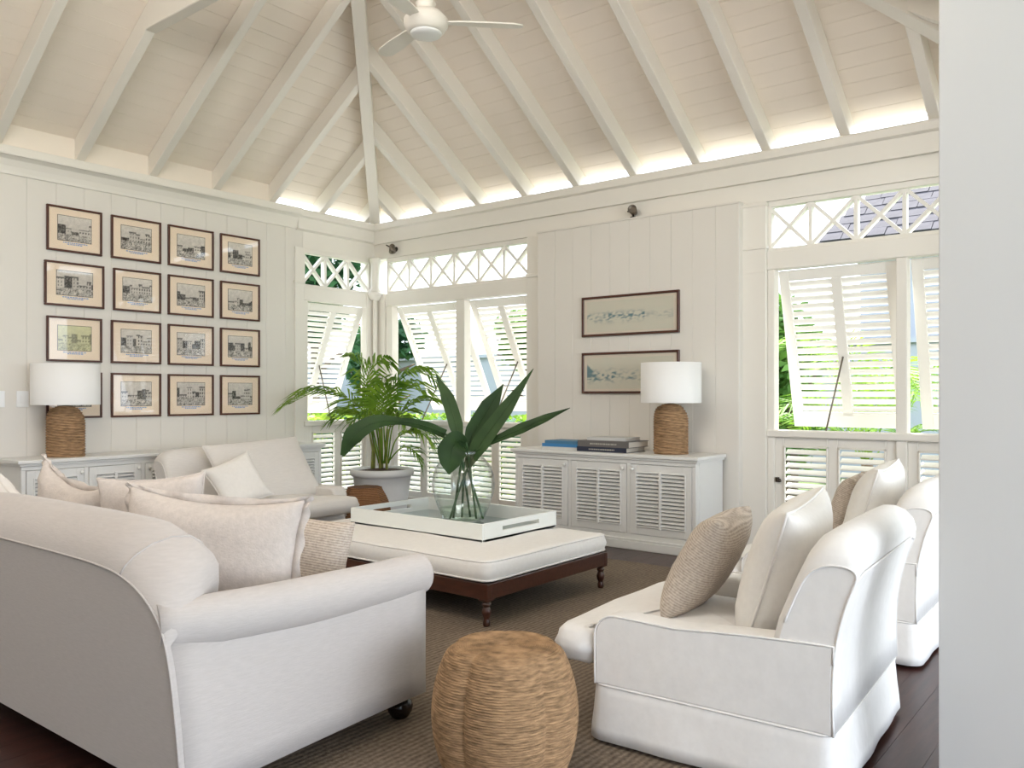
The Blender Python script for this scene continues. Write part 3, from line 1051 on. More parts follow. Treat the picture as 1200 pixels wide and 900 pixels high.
for sx in (-1, 0, 1):
    for sy in (-1, 1):
        m = MB()
        m.lathe(lp, 16)
        m.box(-0.034, 0.034, -0.034, 0.034, 0.15, 0.252)
        o = m.build('leg', MAHOG if False else MAHOG, ot, bevel=0.003, seg=1)
        o.location = (sx * (OX - 0.036), sy * (OY - 0.036), 0)
poly = densify(outline_rect(-OX - 0.005, OX + 0.005, -OY - 0.005, OY + 0.005, 0.07), 0.09)
m = MB()
lo, hi = cushion(m, poly, 0.252, 0.380, 0.03, 0.022, 0.012, 3, 0.006, True)
cu = m.build('cushion', OTTO, ot)
MB().tube(hi, 0.0055, 6, True).build('piping', OTTO, cu)
MB().tube(lo, 0.0055, 6, True).build('piping', OTTO, cu)

# ---------------------------------------------------------------- tray on the ottoman
TX, TY = 0.635, 0.405
ty = thing('tray', 'large white lacquered tray with mirror base and cut-out handles', 'tray', (-4.06, 4.40, 0.405))
b = MB()
b.box(-TX, TX, -TY, TY, 0, 0.014)
b.build('tray_base', TRAYP, ty)
b = MB()
b.box(-TX + 0.02, TX - 0.02, -TY + 0.02, TY - 0.02, 0.014, 0.02)
b.build('mirror_panel', MIRROR, ty)
for s in (-1, 1):
    MB().box(-TX, TX, s * TY - 0.018 * (s > 0), s * TY + 0.018 * (s < 0), 0.0, 0.115).build('tray_side', TRAYP, ty, bevel=0.003)
    b = MB()
    x0 = s * TX - 0.018 * (s > 0)
    x1 = x0 + 0.018
    b.box(x0, x1, -TY + 0.018, TY - 0.018, 0, 0.052).box(x0, x1, -TY + 0.018, TY - 0.018, 0.080, 0.115)
    b.box(x0, x1, -TY + 0.018, -0.20, 0.052, 0.080).box(x0, x1, 0.20, TY - 0.018, 0.052, 0.080)
    b.build('handle_side', TRAYP, ty)

# ---------------------------------------------------------------- glass vase and leaves
VC = Vector((-4.03, 4.49, 0.427))
vs = thing('glass_vase', 'clear round glass vase holding water on the white tray', 'vase', VC)
vp = [(0.02, 0.004), (0.13, 0.004), (0.148, 0.012), (0.165, 0.05), (0.195, 0.12), (0.222, 0.20), (0.230, 0.27), (0.222, 0.34), (0.195, 0.405), (0.155, 0.455),
      (0.125, 0.485), (0.118, 0.50), (0.125, 0.515), (0.122, 0.516), (0.114, 0.50), (0.121, 0.484), (0.151, 0.452), (0.191, 0.403), (0.218, 0.338), (0.226, 0.27), (0.218, 0.20),
      (0.191, 0.121), (0.161, 0.053), (0.144, 0.018), (0.02, 0.016)]
MB().lathe(vp, 48, cap=False).build('glass_bowl', VASEG, vs)
MB().lathe([(0.01, 0.018), (0.14, 0.019), (0.157, 0.053), (0.175, 0.09), (0.176, 0.094), (0.01, 0.094)], 40).build('water', WATER, vs)

VZ = 6.02


def VW(px, py, dz=0.0):
    return PW(px, py, dz, Vector((0, 0, 0)), VZ)


def leaf_blade(mb, spine, widths, normal, fold=0.12, wavy=0.0, nseg=6, rnd=None):
    sp = catmull(spine, nseg)
    N = len(sp)
    rows = []
    nrm = Vector(normal).normalized()
    for i, p in enumerate(sp):
        d = (sp[min(i + 1, N - 1)] - sp[max(i - 1, 0)]).normalized()
        side = d.cross(nrm).normalized()
        up = side.cross(d).normalized()
        f = i / (N - 1)
        # width by linear interpolation of the given list
        u = f * (len(widths) - 1)
        k = min(int(u), len(widths) - 2)
        wd = widths[k] + (widths[k + 1] - widths[k]) * (u - k)
        row = []
        for j, s in enumerate((-1, -0.5, 0, 0.5, 1)):
            wz = (wavy * math.sin(f * 21 + s * 2) * abs(s) if wavy else 0) * wd
            row.append(p + side * s * wd + up * (abs(s) * fold * wd + wz))
        rows.append(row)
    mb.loft(rows, False, False, True)
    mb.tube(sp, [0.006 * (1 - 0.8 * i / (N - 1)) for i in range(N)], 6)


LV = [  # label, spine (px, py, dz), half widths, normal tilt, material
    ('narrow upright green leaf leaning left out of the glass vase', [(540, 528, 0), (534, 498, .0), (524, 466, .02), (511, 439, .05)], [.014, .068, .064, .004], (0.25, 0), BIGLEAF2),
    ('broad dark leaf standing in the middle of the glass vase', [(545, 532, .0), (556, 506, .04), (574, 476, .06), (590, 450, .1)], [.016, .09, .088, .003], (0.0, 0.1), BIGLEAF),
    ('long pale-backed leaf rising highest toward the right of the vase', [(548, 548, -.02), (563, 520, -.05), (593, 479, -.06), (625, 432, -.06)], [.025, .085, .068, .003], (-0.2, 0.1), BIGLEAF2),
    ('slender leaf reaching far right from the vase toward the books', [(549, 532, -.03), (575, 518, -.06), (612, 502, -.10), (640, 490, -.12), (668, 478, -.16)], [.01, .036, .056, .04, .003], (0.0, 0.7), BIGLEAF),
    ('long arching leaf drooping left from the vase with a torn end', [(522, 509, -.1), (500, 500, -.14), (470, 494, -.18), (440, 495, -.22), (415, 510, -.25), (401, 534, -.26)], [.045, .05, .036, .07, .095, .02], (0.1, 0.55), BIGLEAF),
    ('folded broad leaf hanging over the front of the glass vase', [(546, 519, -.10), (536, 517, -.19), (529, 530, -.24), (527, 545, -.255), (526, 556, -.26)], [.03, .085, .115, .07, .004], (0.15, 0.2), BIGLEAF),
]
foot = [(531, 605), (551, 607), (541, 606), (566, 598), (527, 600), (558, 605)]
for i, (lab, spn, wd, tl, mt) in enumerate(LV):
    base = VW(foot[i][0], foot[i][1], R.uniform(-0.08, 0.08))
    base.z = 0.452
    t = thing('leaf_cutting', lab, 'leaf', base, 0, 'leaf cuttings in the glass vase')
    spine = [VW(*p) - base for p in spn]
    nrm = -fw + rx * tl[0] + Vector((0, 0, 1)) * tl[1]
    m = MB()
    leaf_blade(m, spine, [q * (0.92 if i == 5 else 0.78) for q in wd], nrm, 0.16, 0.05)
    m.build('leaf_blade', mt, t, recalc=False)
    neck = VW(545 + (i - 2.5) * 2.0, 543, R.uniform(-0.03, 0.03)) - base
    path = [Vector((0, 0, 0)), neck * 0.5, neck]
    if i == 4:
        path += [VW(537, 520, -.06) - base]
    path += [spine[0]]
    m = MB()
    m.tube(catmull(path, 5), 0.0085, 7)
    m.build('stem', STEMG, t)


# ---------------------------------------------------------------- pillows
def pillow_mesh(Wd, Hh, T, seed, wr=0.012, pinch=0.10, n=22, sag=0.0, flat=0.42):
    """knife-edge pillow in local XZ (z from 0), normal +-Y"""
    mb = MB()

    def pt(u, v, s):
        px = math.copysign(abs(u), u) * (1 - pinch * (1 - v * v) * abs(u) ** 3)
        pz = v * (1 - pinch * 0.9 * (1 - u * u) * abs(v) ** 3)
        t = (max(0, 1 - u ** 4) * max(0, 1 - v ** 4)) ** flat * (0.82 + 0.18 * (1 - u * u) * (1 - v * v))
        nv = Vector((u * 2.1 + seed * 3.7, v * 2.1 + s * 5, seed))
        k = mnoise.noise(nv) * 0.7 + mnoise.noise(nv * 2.4) * 0.4
        edge = (1 - abs(u) ** 6) * (1 - abs(v) ** 6)
        y = s * T / 2 * t + s * k * wr * edge
        # creases fanning from the corners
        y += s * wr * 0.5 * math.sin((abs(u) - abs(v)) * 16 + seed) * (u * v) ** 2 * edge
        z = Hh / 2 * pz - sag * (1 - u * u) * max(0, v)
        return (Wd / 2 * px, y, Hh / 2 + z)
    g = [[None] * (n + 1) for _ in range(2)]
    for si, s in enumerate((1, -1)):
        rows = []
        for i in range(n + 1):
            u = math.sin(PI / 2 * (-1 + 2 * i / n))
            rows.append([pt(u, math.sin(PI / 2 * (-1 + 2 * j / n)), s) for j in range(n + 1)])
        if s < 0:
            rows = [r[::-1] for r in rows]
        mb.loft(rows, False, False, True)
    rim = []
    for i in range(n):
        rim.append(pt(math.sin(PI / 2 * (-1 + 2 * i / n)), -1, 1))
    for i in range(n):
        rim.append(pt(1, math.sin(PI / 2 * (-1 + 2 * i / n)), 1))
    for i in range(n):
        rim.append(pt(math.sin(PI / 2 * (1 - 2 * i / n)), 1, 1))
    for i in range(n):
        rim.append(pt(-1, math.sin(PI / 2 * (1 - 2 * i / n)), 1))
    return mb, rim


def pillow(label, loc, yaw, lean, roll, Wd, Hh, T, m, edge='piping', seed=1, group='pillows', wr=0.012, pinch=0.10, sag=0.0, name='pillow'):
    """yaw turns the pillow's front (-Y local) about Z, lean tips its top back (+Y local), roll rocks it in its plane"""
    t = bpy.data.objects.new(name, None)
    C.objects.link(t)
    tag(t, label, 'pillow', group)
    t.location = loc
    t.rotation_euler = (Matrix.Rotation(yaw, 4, 'Z') @ Matrix.Rotation(-lean, 4, 'X') @ Matrix.Rotation(roll, 4, 'Y')).to_euler()
    mb, rim = pillow_mesh(Wd, Hh, T, seed, wr, pinch, sag=sag)
    bm = mb.mesh('cover')
    q = bmesh.new()
    q.from_mesh(bm)
    bmesh.ops.remove_doubles(q, verts=q.verts, dist=0.0006)
    bmesh.ops.recalc_face_normals(q, faces=q.faces)
    q.to_mesh(bm)
    q.free()
    place('cover', bm, m, t)
    if edge == 'piping':
        MB().tube(rim, 0.006, 6, True).build('piping', m, t)
    elif edge == 'ruffle':
        ctr = Vector((0, 0, Hh / 2))
        rows = [[], [], []]
        k = 0
        dens = []
        for i in range(len(rim)):
            a, b_ = Vector(rim[i]), Vector(rim[(i + 1) % len(rim)])
            for j in range(2):
                dens.append(a.lerp(b_, j / 2))
        for i, p in enumerate(dens):
            d = (p - ctr)
            d.y = 0
            d.normalize()
            wv = math.sin(i * 0.9 + seed) * 0.010 + mnoise.noise(Vector((i * 0.3, seed, 0))) * 0.012
            rows[0].append(p - d * 0.006 + Vector((0, 0.0, 0)))
            rows[1].append(p + d * 0.016 + Vector((0, wv * 0.6, 0)))
            rows[2].append(p + d * 0.036 + Vector((0, wv * 1.2, 0)))
        f = MB()
        f.loft([[r[i] for r in rows] + [rows[2][i] + Vector((0, 0.004, 0)), rows[0][i] + Vector((0, 0.006, 0))] for i in list(range(len(dens))) + [0]], True, False, True)
        f.build('ruffled_edge', m, t)
    return t


# ---------------------------------------------------------------- low arm chair in loose cover
def panel_block(prof, y_out, y_in, r):
    """profile in (x, z) carried from y_out to y_in; flat side panels, softly rounded long edges"""
    sg = 1 if y_in > y_out else -1
    seq = []
    for k in range(5):
        a = PI / 2 * k / 4
        seq.append([(p.x, y_out + sg * r * (1 - math.cos(a)), p.y) for p in offset_in(prof, r * 0.35 * (1 - math.sin(a)))])
    for k in range(5):
        a = PI / 2 * k / 4
        seq.append([(p.x, y_in - sg * r * (1 - math.sin(a)), p.y) for p in offset_in(prof, r * 0.8 * (1 - math.cos(a)))])
    b = MB()
    b.loft(seq, True, False, True)
    for ring in (seq[0], seq[-1]):
        base = len(b.v)
        b.v += ring
        b.f.append(tuple(range(base, base + len(ring))))
        b.sm.append(False)
    return b


def armchair(label, loc, rz, W, m, group, name='armchair', back_h=0.93, nose=1.09, skirt=True):
    """x forward, back at x=0"""
    t = thing(name, label, 'armchair', loc, rz, group)
    hw = W / 2
    dep = 0.90
    # base / skirt
    poly = densify(outline_rect(0.0, dep, -hw, hw, 0.045, 4), 0.05)
    rings = []
    for z, off in ((0.015, -0.022), (0.06, -0.018), (0.12, -0.010), (0.18, -0.004), (0.215, 0.0), (0.222, 0.004), (0.30, 0.008)):
        ro = []
        for p, q in zip(poly, offset_in(poly, off)):
            k = mnoise.noise(Vector((p.x * 5, p.y * 5, 3.3))) * 0.012 * (1 - min(1, z / 0.22))
            d = (q - Vector((dep / 2, 0)))
            d.normalize()
            ro.append((q.x + d.x * k, q.y + d.y * k, z))
        rings.append(ro)
    MB().loft(rings, True, True, True).build('skirt', m, t)
    MB().tube([(q.x, q.y, 0.219) for q in offset_in(poly, -0.001)], 0.0035, 6, True).build('piping', m, t)
    # arms: strip over the top and crisp side panels with a welt between
    at = 0.135
    for s in (-1, 1):
        r = 0.085
        top0, top1 = 0.490, 0.515        # at front, at back
        prof = [(0.004, 0.22), (dep - 0.012, 0.22)]
        for k in range(7):
            a = PI / 2 * k / 6
            prof.append((dep - 0.010 - r + r * math.cos(a), top0 - r + r * math.sin(a)))
        prof += [(dep * 0.62, top0 - 0.006), (dep * 0.35, top1 - 0.012), (0.10, top1 - 0.002), (0.0, top1)]
        pd = densify([Vector(p) for p in prof], 0.05)
        am = panel_block(pd, s * hw, s * (hw - at), 0.024).build('arm', m, t)
        run = [Vector((p.x, s * (hw - 0.001), p.y)) for p in pd]
        i0 = next(i for i, p in enumerate(run) if p.x > dep - 0.02)
        MB().tube(run[i0:-3], 0.0042, 6).build('piping', m, am)
    # back: D-shaped side panels, domed crest between them
    full = [(0.0, 0.22), (0.004, 0.34), (0.0, 0.46), (-0.016, 0.57), (-0.042, 0.68), (-0.072, 0.79), (-0.080, 0.835), (-0.072, 0.872), (-0.048, 0.903), (-0.012, 0.920),
            (0.028, 0.918), (0.066, 0.892), (0.096, 0.845), (0.126, 0.77), (0.158, 0.68), (0.188, 0.59), (0.208, 0.50), (0.220, 0.40), (0.222, 0.24)]
    hz = lambda z: z if z < 0.5 else 0.5 + (z - 0.5) * (back_h - 0.5) / 0.43
    Pf = [Vector((a, hz(b))) for a, b in full]
    side = [(0.0, 0.22), (0.004, 0.34), (0.0, 0.46), (-0.015, 0.57), (-0.041, 0.68), (-0.066, 0.755), (-0.070, 0.782), (-0.060, 0.800), (-0.035, 0.810), (-0.005, 0.812),
            (0.027, 0.807), (0.057, 0.792), (0.084, 0.765), (0.108, 0.72), (0.135, 0.65), (0.160, 0.58), (0.180, 0.50), (0.19, 0.40), (0.195, 0.24)]
    Ps = [Vector((a, hz(b))) for a, b in side]
    K = len(Pf)

    def ringat(e):
        f = math.sqrt(max(0, 1 - (1 - min(1, e / 0.13)) ** 2))
        g = math.sqrt(max(0, 1 - (1 - min(1, e / 0.045)) ** 2))
        return [Vector((p.x + (q.x - p.x) * g, p.y + (q.y - p.y) * f)) for p, q in zip(Ps, Pf)]
    ys = []
    for e in (0.0, 0.006, 0.018, 0.035, 0.06, 0.09, 0.13, 0.25, 0.4):
        if e < hw:
            ys.append((-hw + 0.004 + e, e))
    ys = ys + [(-y, e) for y, e in ys[::-1]]
    rings = []
    for y, e in ys:
        rings.append([(p.x, y, p.y + (0.010 * (1 - (y / hw) ** 2) if p.y > 0.75 else 0)) for p in ringat(e)])
    b = MB()
    b.loft(rings, True, False, True)
    for s in (-1, 1):
        base = len(b.v)
        b.v += [(p.x, s * (hw - 0.004), p.y) for p in Ps]
        b.f.append(tuple(base + i for i in range(K)))
        b.sm.append(False)
    bk = b.build('backrest', m, t)
    for s in (-1, 1):
        run = [(p.x, s * (hw - 0.003), p.y) for p in Ps]
        k1 = next(i for i, p in enumerate(run) if p[0] > 0.1 and p[2] < 0.53)
        MB().tube(catmull(run[:k1], 3), 0.0042, 6).build('piping', m, bk)
    # welt across the top of the outer back
    i5 = 5
    MB().tube([(Ps[i5].x * 1.0, -hw + 0.006, Ps[i5].y)] + [(Pf[i5].x - 0.002, f * (hw - 0.10), Pf[i5].y - 0.01) for f in (-1, -0.5, 0, 0.5, 1)] + [(Ps[i5].x, hw - 0.006, Ps[i5].y)], 0.0038, 6).build('piping', m, bk)
    # seat deck and T cushion
    MB().box(0.2, dep - 0.02, -hw + at - 0.01, hw - at + 0.01, 0.22, 0.285).build('seat_deck', m, t, bevel=0.01)
    wi = hw - at - 0.004
    tp = [Vector(p) for p in ((0.24, wi), (0.24, -wi), (dep + 0.012, -wi), (dep + 0.012, -hw + 0.015), (nose - 0.05, -hw + 0.01), (nose - 0.015, -hw + 0.03), (nose, -hw + 0.09),
                              (nose + 0.012, 0), (nose, hw - 0.09), (nose - 0.015, hw - 0.03), (nose - 0.05, hw - 0.01), (dep + 0.012, hw - 0.015), (dep + 0.012, wi))]
    tp = densify(tp, 0.05)
    mb = MB()
    lo_, hi_ = cushion(mb, tp, 0.272, 0.415, 0.045, 0.035, 0.014, 5, 0.008)
    sc_ = mb.build('seat_cushion', m, t)
    for sx, sy in ((0.07, -hw + 0.07), (0.07, hw - 0.07), (dep - 0.07, -hw + 0.07), (dep - 0.07, hw - 0.07)):
        o = MB().lathe([(0.022, 0.0), (0.03, 0.02), (0.032, 0.05)], 12).build('leg', EBON, t)
        o.location = (sx, sy, -0.0)
    return t


AG = 'low white slipcovered armchairs'
armchair('nearest white slipcovered armchair with beige woven and white pillows', (-0.885, 3.27, 0.012), PI + 0.055, 1.04, SLIP, AG, back_h=0.885)
armchair('white slipcovered armchair half hidden by the near white pier', (-0.985, 4.93, 0.0), PI + 0.02, 1.04, SLIP, AG, back_h=0.90)
armchair('wide pale linen armchair against the long left cabinet', (-6.80, 4.315, 0.012), 0.0, 1.33, LINEN2, 'wide pale linen armchair', name='wide_armchair', back_h=0.86, nose=1.10)

# pillows on the near armchair (faces -X): yaw so that local -Y points to -X
PG = 'loose pillows on the seats'
YX = -PI / 2
pillow('white square pillow leaning on the back of the nearest armchair', (-1.28, 3.27, 0.43), YX + 0.16, 0.30, 0.03, 0.76, 0.53, 0.25, WHITEP, 'piping', 2, PG, 0.010, 0.09)
pillow('beige woven pillow in front of the white pillow on the nearest armchair', (-1.66, 3.28, 0.44), YX + 0.18, 0.50, -0.02, 0.62, 0.46, 0.20, WOVEN, 'none', 3, PG, 0.008, 0.10)
pillow('white square pillow on the armchair beside the pier', (-1.40, 4.95, 0.43), YX + 0.1, 0.30, 0.02, 0.70, 0.55, 0.24, WHITEP, 'piping', 4, PG, 0.010, 0.09)
pillow('taupe woven pillow peeking behind the white pillow by the right shutters', (-1.62, 5.15, 0.43), YX + 0.1, 0.36, 0.0, 0.52, 0.47, 0.15, WOVEN, 'none', 5, PG, 0.008, 0.10)
# pillows on the wide armchair (faces +X)
pillow('tall pale back cushion on the wide armchair by the left cabinet', (-6.18, 4.44, 0.40), PI / 2, 0.62, -0.05, 1.0, 0.64, 0.20, LINEN2, 'piping', 6, PG, 0.010, 0.05, name='back_cushion')
pillow('small crumpled white pillow in front of the tall back cushion', (-5.98, 4.02, 0.43), PI / 2 - 0.35, 0.46, -0.40, 0.42, 0.44, 0.18, WHITEP, 'piping', 7, PG, 0.016, 0.12)

# ---------------------------------------------------------------- near sofa, seen from behind
so = thing('sofa', 'oatmeal linen roll-arm sofa seen from behind in the left foreground', 'sofa', (-2.40, 1.34, 0.0125), 0.012)
SL = 2.35     # length to the left
# local: x to the right (0 = right side), y forward
seam = [(0.045, 0.09), (0.035, 0.2), (-0.005, 0.42), (-0.045, 0.55), (-0.10, 0.63), (-0.20, 0.695), (-0.33, 0.735), (-0.50, 0.752), (-0.75, 0.757), (-1.0, 0.758), (-1.175, 0.758)]
seam_s = [p for p in catmull([(a, b, 0) for a, b in seam], 4)]
seam_all = [(p.x, p.y) for p in seam_s] + [(-SL - p.x, p.y) for p in seam_s[::-1][1:]]
N = len(seam_all)
sv = [Vector(p) for p in seam_all]
rows = []
for i, p in enumerate(sv):
    d = (sv[min(i + 1, N - 1)] - sv[max(i - 1, 0)]).normalized()
    nrm = Vector((d.y, -d.x))          # outward (right/up) for a run going up then left
    g = min(1.0, max(0.0, (p.y - 0.55) / 0.2)) * (0.55 + 0.45 * min(1, max(0, (-p.x if p.x > -SL / 2 else SL + p.x) / 0.45)))
    row = []
    for (off, yy) in ((0.0, 0.0), (0.035, 0.012), (0.075, 0.045), (0.115, 0.10), (0.135, 0.17), (0.125, 0.24), (0.085, 0.29), (0.02, 0.32), (-0.06, 0.335), (-0.14, 0.34)):
        o_ = off * g if off > 0 else off
        q = p + nrm * o_
        row.append((q.x, yy * (0.05 + 0.95 * min(1, g * 1.5)), q.y))
    rows.append(row)
b = MB()
b.loft(rows, False, False, True)
# flat outer back panel
base = len(b.v)
b.v += [(p.x, 0.0, p.y) for p in sv]
b.f.append(tuple(base + i for i in range(N))); b.sm.append(False)
bk = b.build('backrest', LINEN, so, recalc=False)
MB().tube([(p.x + 0.0, -0.002, p.y) for p in sv], 0.004, 6).build('piping', LINEN, bk)
for sgn, xx in ((1, -0.335), (-1, -SL + 0.335)):
    pts = []
    i = min(range(N), key=lambda k: abs(sv[k].x - xx) + (0 if sv[k].y > 0.6 else 9))
    MB().tube([Vector(q) + Vector((0, 0, 0.001)) for q in rows[i][:8]], 0.0045, 6).build('seam', LINEN, bk)
b = MB()
b.box(-SL + 0.42, -0.42, 0.25, 0.345, 0.3, 0.70)
b.build('inner_back', LINEN, so, bevel=0.04, seg=3)
# arms: side panel plus rolled top
for s in (1, -1):
    ox = 0.0 if s > 0 else -SL
    b = MB()
    # outer face follows the back's edge at one end and stands upright at the front
    rings = []
    for k in range(13):
        f = k / 12
        y = 0.02 + (1.115 - 0.02) * f
        ease = (1 - f) ** 1.5
        zb, zt_ = 0.086 + 0.019 * f, 0.565 + 0.03 * f
        ring = [(ox - s * 0.15, y, zb)]
        for q in range(7):
            z = zb + (zt_ - zb) * q / 6
            xb = 0.043 - 0.112 * (q / 6) ** 1.55
            ring.append((ox + s * xb * ease, y, z))
        ring.append((ox - s * 0.15, y, zt_))
        rings.append(ring)
    b.loft(rings, True, True, False)
    am = b.build('arm', LINEN, so)
    for pg in am.data.polygons:
        pg.use_smooth = len(pg.vertices) == 4 and abs(pg.normal.x) > 0.7
    cxr = ox - s * 0.065
    rl = [(cxr - s * 0.075, 0.015, 0.592), (cxr - s * 0.03, 0.2, 0.588), (cxr - s * 0.004, 0.5, 0.582), (cxr, 0.8, 0.580), (cxr, 1.05, 0.582), (cxr, 1.135, 0.583), (cxr, 1.155, 0.583), (cxr, 1.160, 0.583)]
    MB().tube(catmull(rl, 3), [0.080] * 3 + [0.086] * 3 + [0.088] * 3 + [0.086] * 3 + [0.084] * 3 + [0.083, 0.08, 0.074] + [0.066, 0.055, 0.04] + [0.02], 28).build('arm_roll', LINEN, am)
    MB().tube([(cxr + 0.078 * math.cos(k / 24 * 2 * PI), 1.142, 0.583 + 0.078 * math.sin(k / 24 * 2 * PI)) for k in range(24)], 0.005, 6, True).build('piping', LINEN, am)
b = MB()
b.box(-SL + 0.1, -0.1, 0.02, 1.10, 0.10, 0.32)
b.build('seat_base', LINEN, so, bevel=0.02)
for k in range(2):
    x0 = -SL + 0.16 + k * (SL - 0.32) / 2
    poly = densify(outline_rect(x0 + 0.004, x0 + (SL - 0.32) / 2 - 0.004, 0.33, 1.13, 0.06), 0.08)
    m = MB()
    lo_, hi_ = cushion(m, poly, 0.32, 0.45, 0.04, 0.03, 0.01, k, 0.006, True)
    q = m.build('seat_cushion', LINEN, so)
    MB().tube(hi_, 0.005, 6, True).build('piping', LINEN, q)
fp = [(0.030, 0.0), (0.036, 0.006), (0.050, 0.028), (0.054, 0.048), (0.048, 0.066), (0.034, 0.078), (0.030, 0.084), (0.044, 0.092), (0.046, 0.10), (0.04, 0.108), (0.04, 0.115)]
for fx, fy in ((-0.085, 1.05), (-SL + 0.085, 1.05), (-0.085, 0.08), (-SL + 0.085, 0.08)):
    o = MB().lathe(fp, 24).build('leg', EBON, so)
    o.location = (fx, fy, 0)
    o['label'] = 'turned ebonised ball foot'

# pillows on the sofa
pillow('large oatmeal ruffle-edged pillow at the right end of the near sofa', (-3.02, 1.80, 0.455), 0.36, 0.14, 0.03, 0.84, 0.50, 0.21, RUFF, 'ruffle', 8, PG, 0.014, 0.07, 0.03)
pillow('grey-taupe woven pillow against the right arm of the near sofa', (-2.94, 2.20, 0.45), 0.15, 0.22, 0.05, 0.48, 0.38, 0.15, WOVEN, 'none', 9, PG, 0.008, 0.10)
pillow('crumpled oatmeal ruffled pillow over the middle of the near sofa back', (-4.27, 1.83, 0.50), 0.05, 0.05, 0.12, 0.70, 0.48, 0.18, RUFF, 'ruffle', 10, PG, 0.026, 0.15, 0.06)
pillow('beige pillow tucked behind the large ruffled pillow on the near sofa', (-3.60, 1.92, 0.46), 0.62, 0.05, -0.06, 0.50, 0.52, 0.16, RUFF, 'piping', 12, PG, 0.016, 0.1)
pillow('pale pillow cut by the left edge at the sofa back', (-4.50, 1.62, 0.50), -0.1, -0.05, 0.30, 0.40, 0.44, 0.17, LINEN2, 'piping', 13, PG, 0.012, 0.1)


# ---------------------------------------------------------------- rope stools
def coil_mesh(prof, ncoil, nseg=96, per=4, amp=0.004, lobes=0, lob=0.0, helix=True, tilt=0.0):
    """surface of wound rope following a smooth (r, z) profile"""
    sp = catmull([(a, b, 0) for a, b in prof], 10)
    L = [0]
    for i in range(1, len(sp)):
        L.append(L[-1] + (sp[i] - sp[i - 1]).length)
    tot = L[-1]

    def at(s):
        s = min(max(s, 0), tot)
        for i in range(1, len(L)):
            if L[i] >= s:
                f = (s - L[i - 1]) / max(1e-9, L[i] - L[i - 1])
                p = sp[i - 1].lerp(sp[i], f)
                d = (sp[i] - sp[i - 1]).normalized()
                return p.x, p.y, d.y, -d.x
        return sp[-1].x, sp[-1].y, 1, 0
    rings = []
    M_ = ncoil * per
    base = [at(tot * k / M_) for k in range(M_ + 1)]
    for k in range(M_ + 1):
        rr, z, nr, nz_ = base[k]
        ring = []
        for i in range(nseg):
            a = 2 * PI * i / nseg
            ph = 2 * PI * k / per + (a if helix else 0)
            h = amp * abs(math.sin(ph / 2)) * (1 if rr > 0.02 else 0)
            lb = 1 + lob * ((abs(math.cos(lobes * a / 2)) + 0.02) ** 0.55 - 0.7) * (1.0 if lobes else 0)
            r2 = rr * lb + nr * h
            ring.append((r2 * math.cos(a), r2 * math.sin(a), z + nz_ * h - tilt * rr * (0.782 * math.cos(a) + 0.6235 * math.sin(a)) * (1 if 0.02 < z < 0.40 else 0.3)))
        rings.append(ring)
    mb = MB()
    mb.loft(rings, True, True, True)
    return mb


st = thing('rope_stool', 'barrel-shaped lobed jute rope stool in the front centre', 'stool', (-1.865, 2.30, 0.012), math.radians(21))
pf = [(0.205, 0.0), (0.222, 0.04), (0.242, 0.11), (0.252, 0.19), (0.250, 0.26), (0.238, 0.33), (0.218, 0.39), (0.200, 0.425), (0.180, 0.437)]
coil_mesh(pf, 54, 140, 4, 0.0032, 5, 0.12).build('stool_body', ROPE, st)
tp = [(0.180, 0.437), (0.165, 0.441), (0.14, 0.442), (0.10, 0.441), (0.05, 0.440), (0.012, 0.440)]
coil_mesh(tp, 22, 140, 4, 0.003, 5, 0.12).build('stool_top', ROPE, st)

st = thing('rattan_stool', 'small brown faceted rattan stool beside the planter', 'stool', (-6.16, 5.42, 0.012))
b = MB()
rings = []
K = 40
for k in range(K + 1):
    z = 0.42 * k / K
    rr = 0.20 + 0.055 * math.sin(PI * min(1, z / 0.42 * 0.9 + 0.1)) - 0.035 * (z / 0.42) ** 3
    rr += 0.003 * (k % 2)
    ring = []
    for i in range(8):
        for j in range(4):
            a0, a1 = 2 * PI * i / 8, 2 * PI * (i + 1) / 8
            p = Vector((math.cos(a0), math.sin(a0))).lerp(Vector((math.cos(a1), math.sin(a1))), j / 4)
            ring.append((p.x * rr, p.y * rr, z))
    rings.append(ring)
b.loft(rings, True, False, False)
b.build('stool_body', RATTAN, st)
rt = [(p[0] * 1.02, p[1] * 1.02) for p in rings[-1]]
MB().prism(rt, 'z', 0.415, 0.435).build('stool_top', RATTAN, st, bevel=0.006)


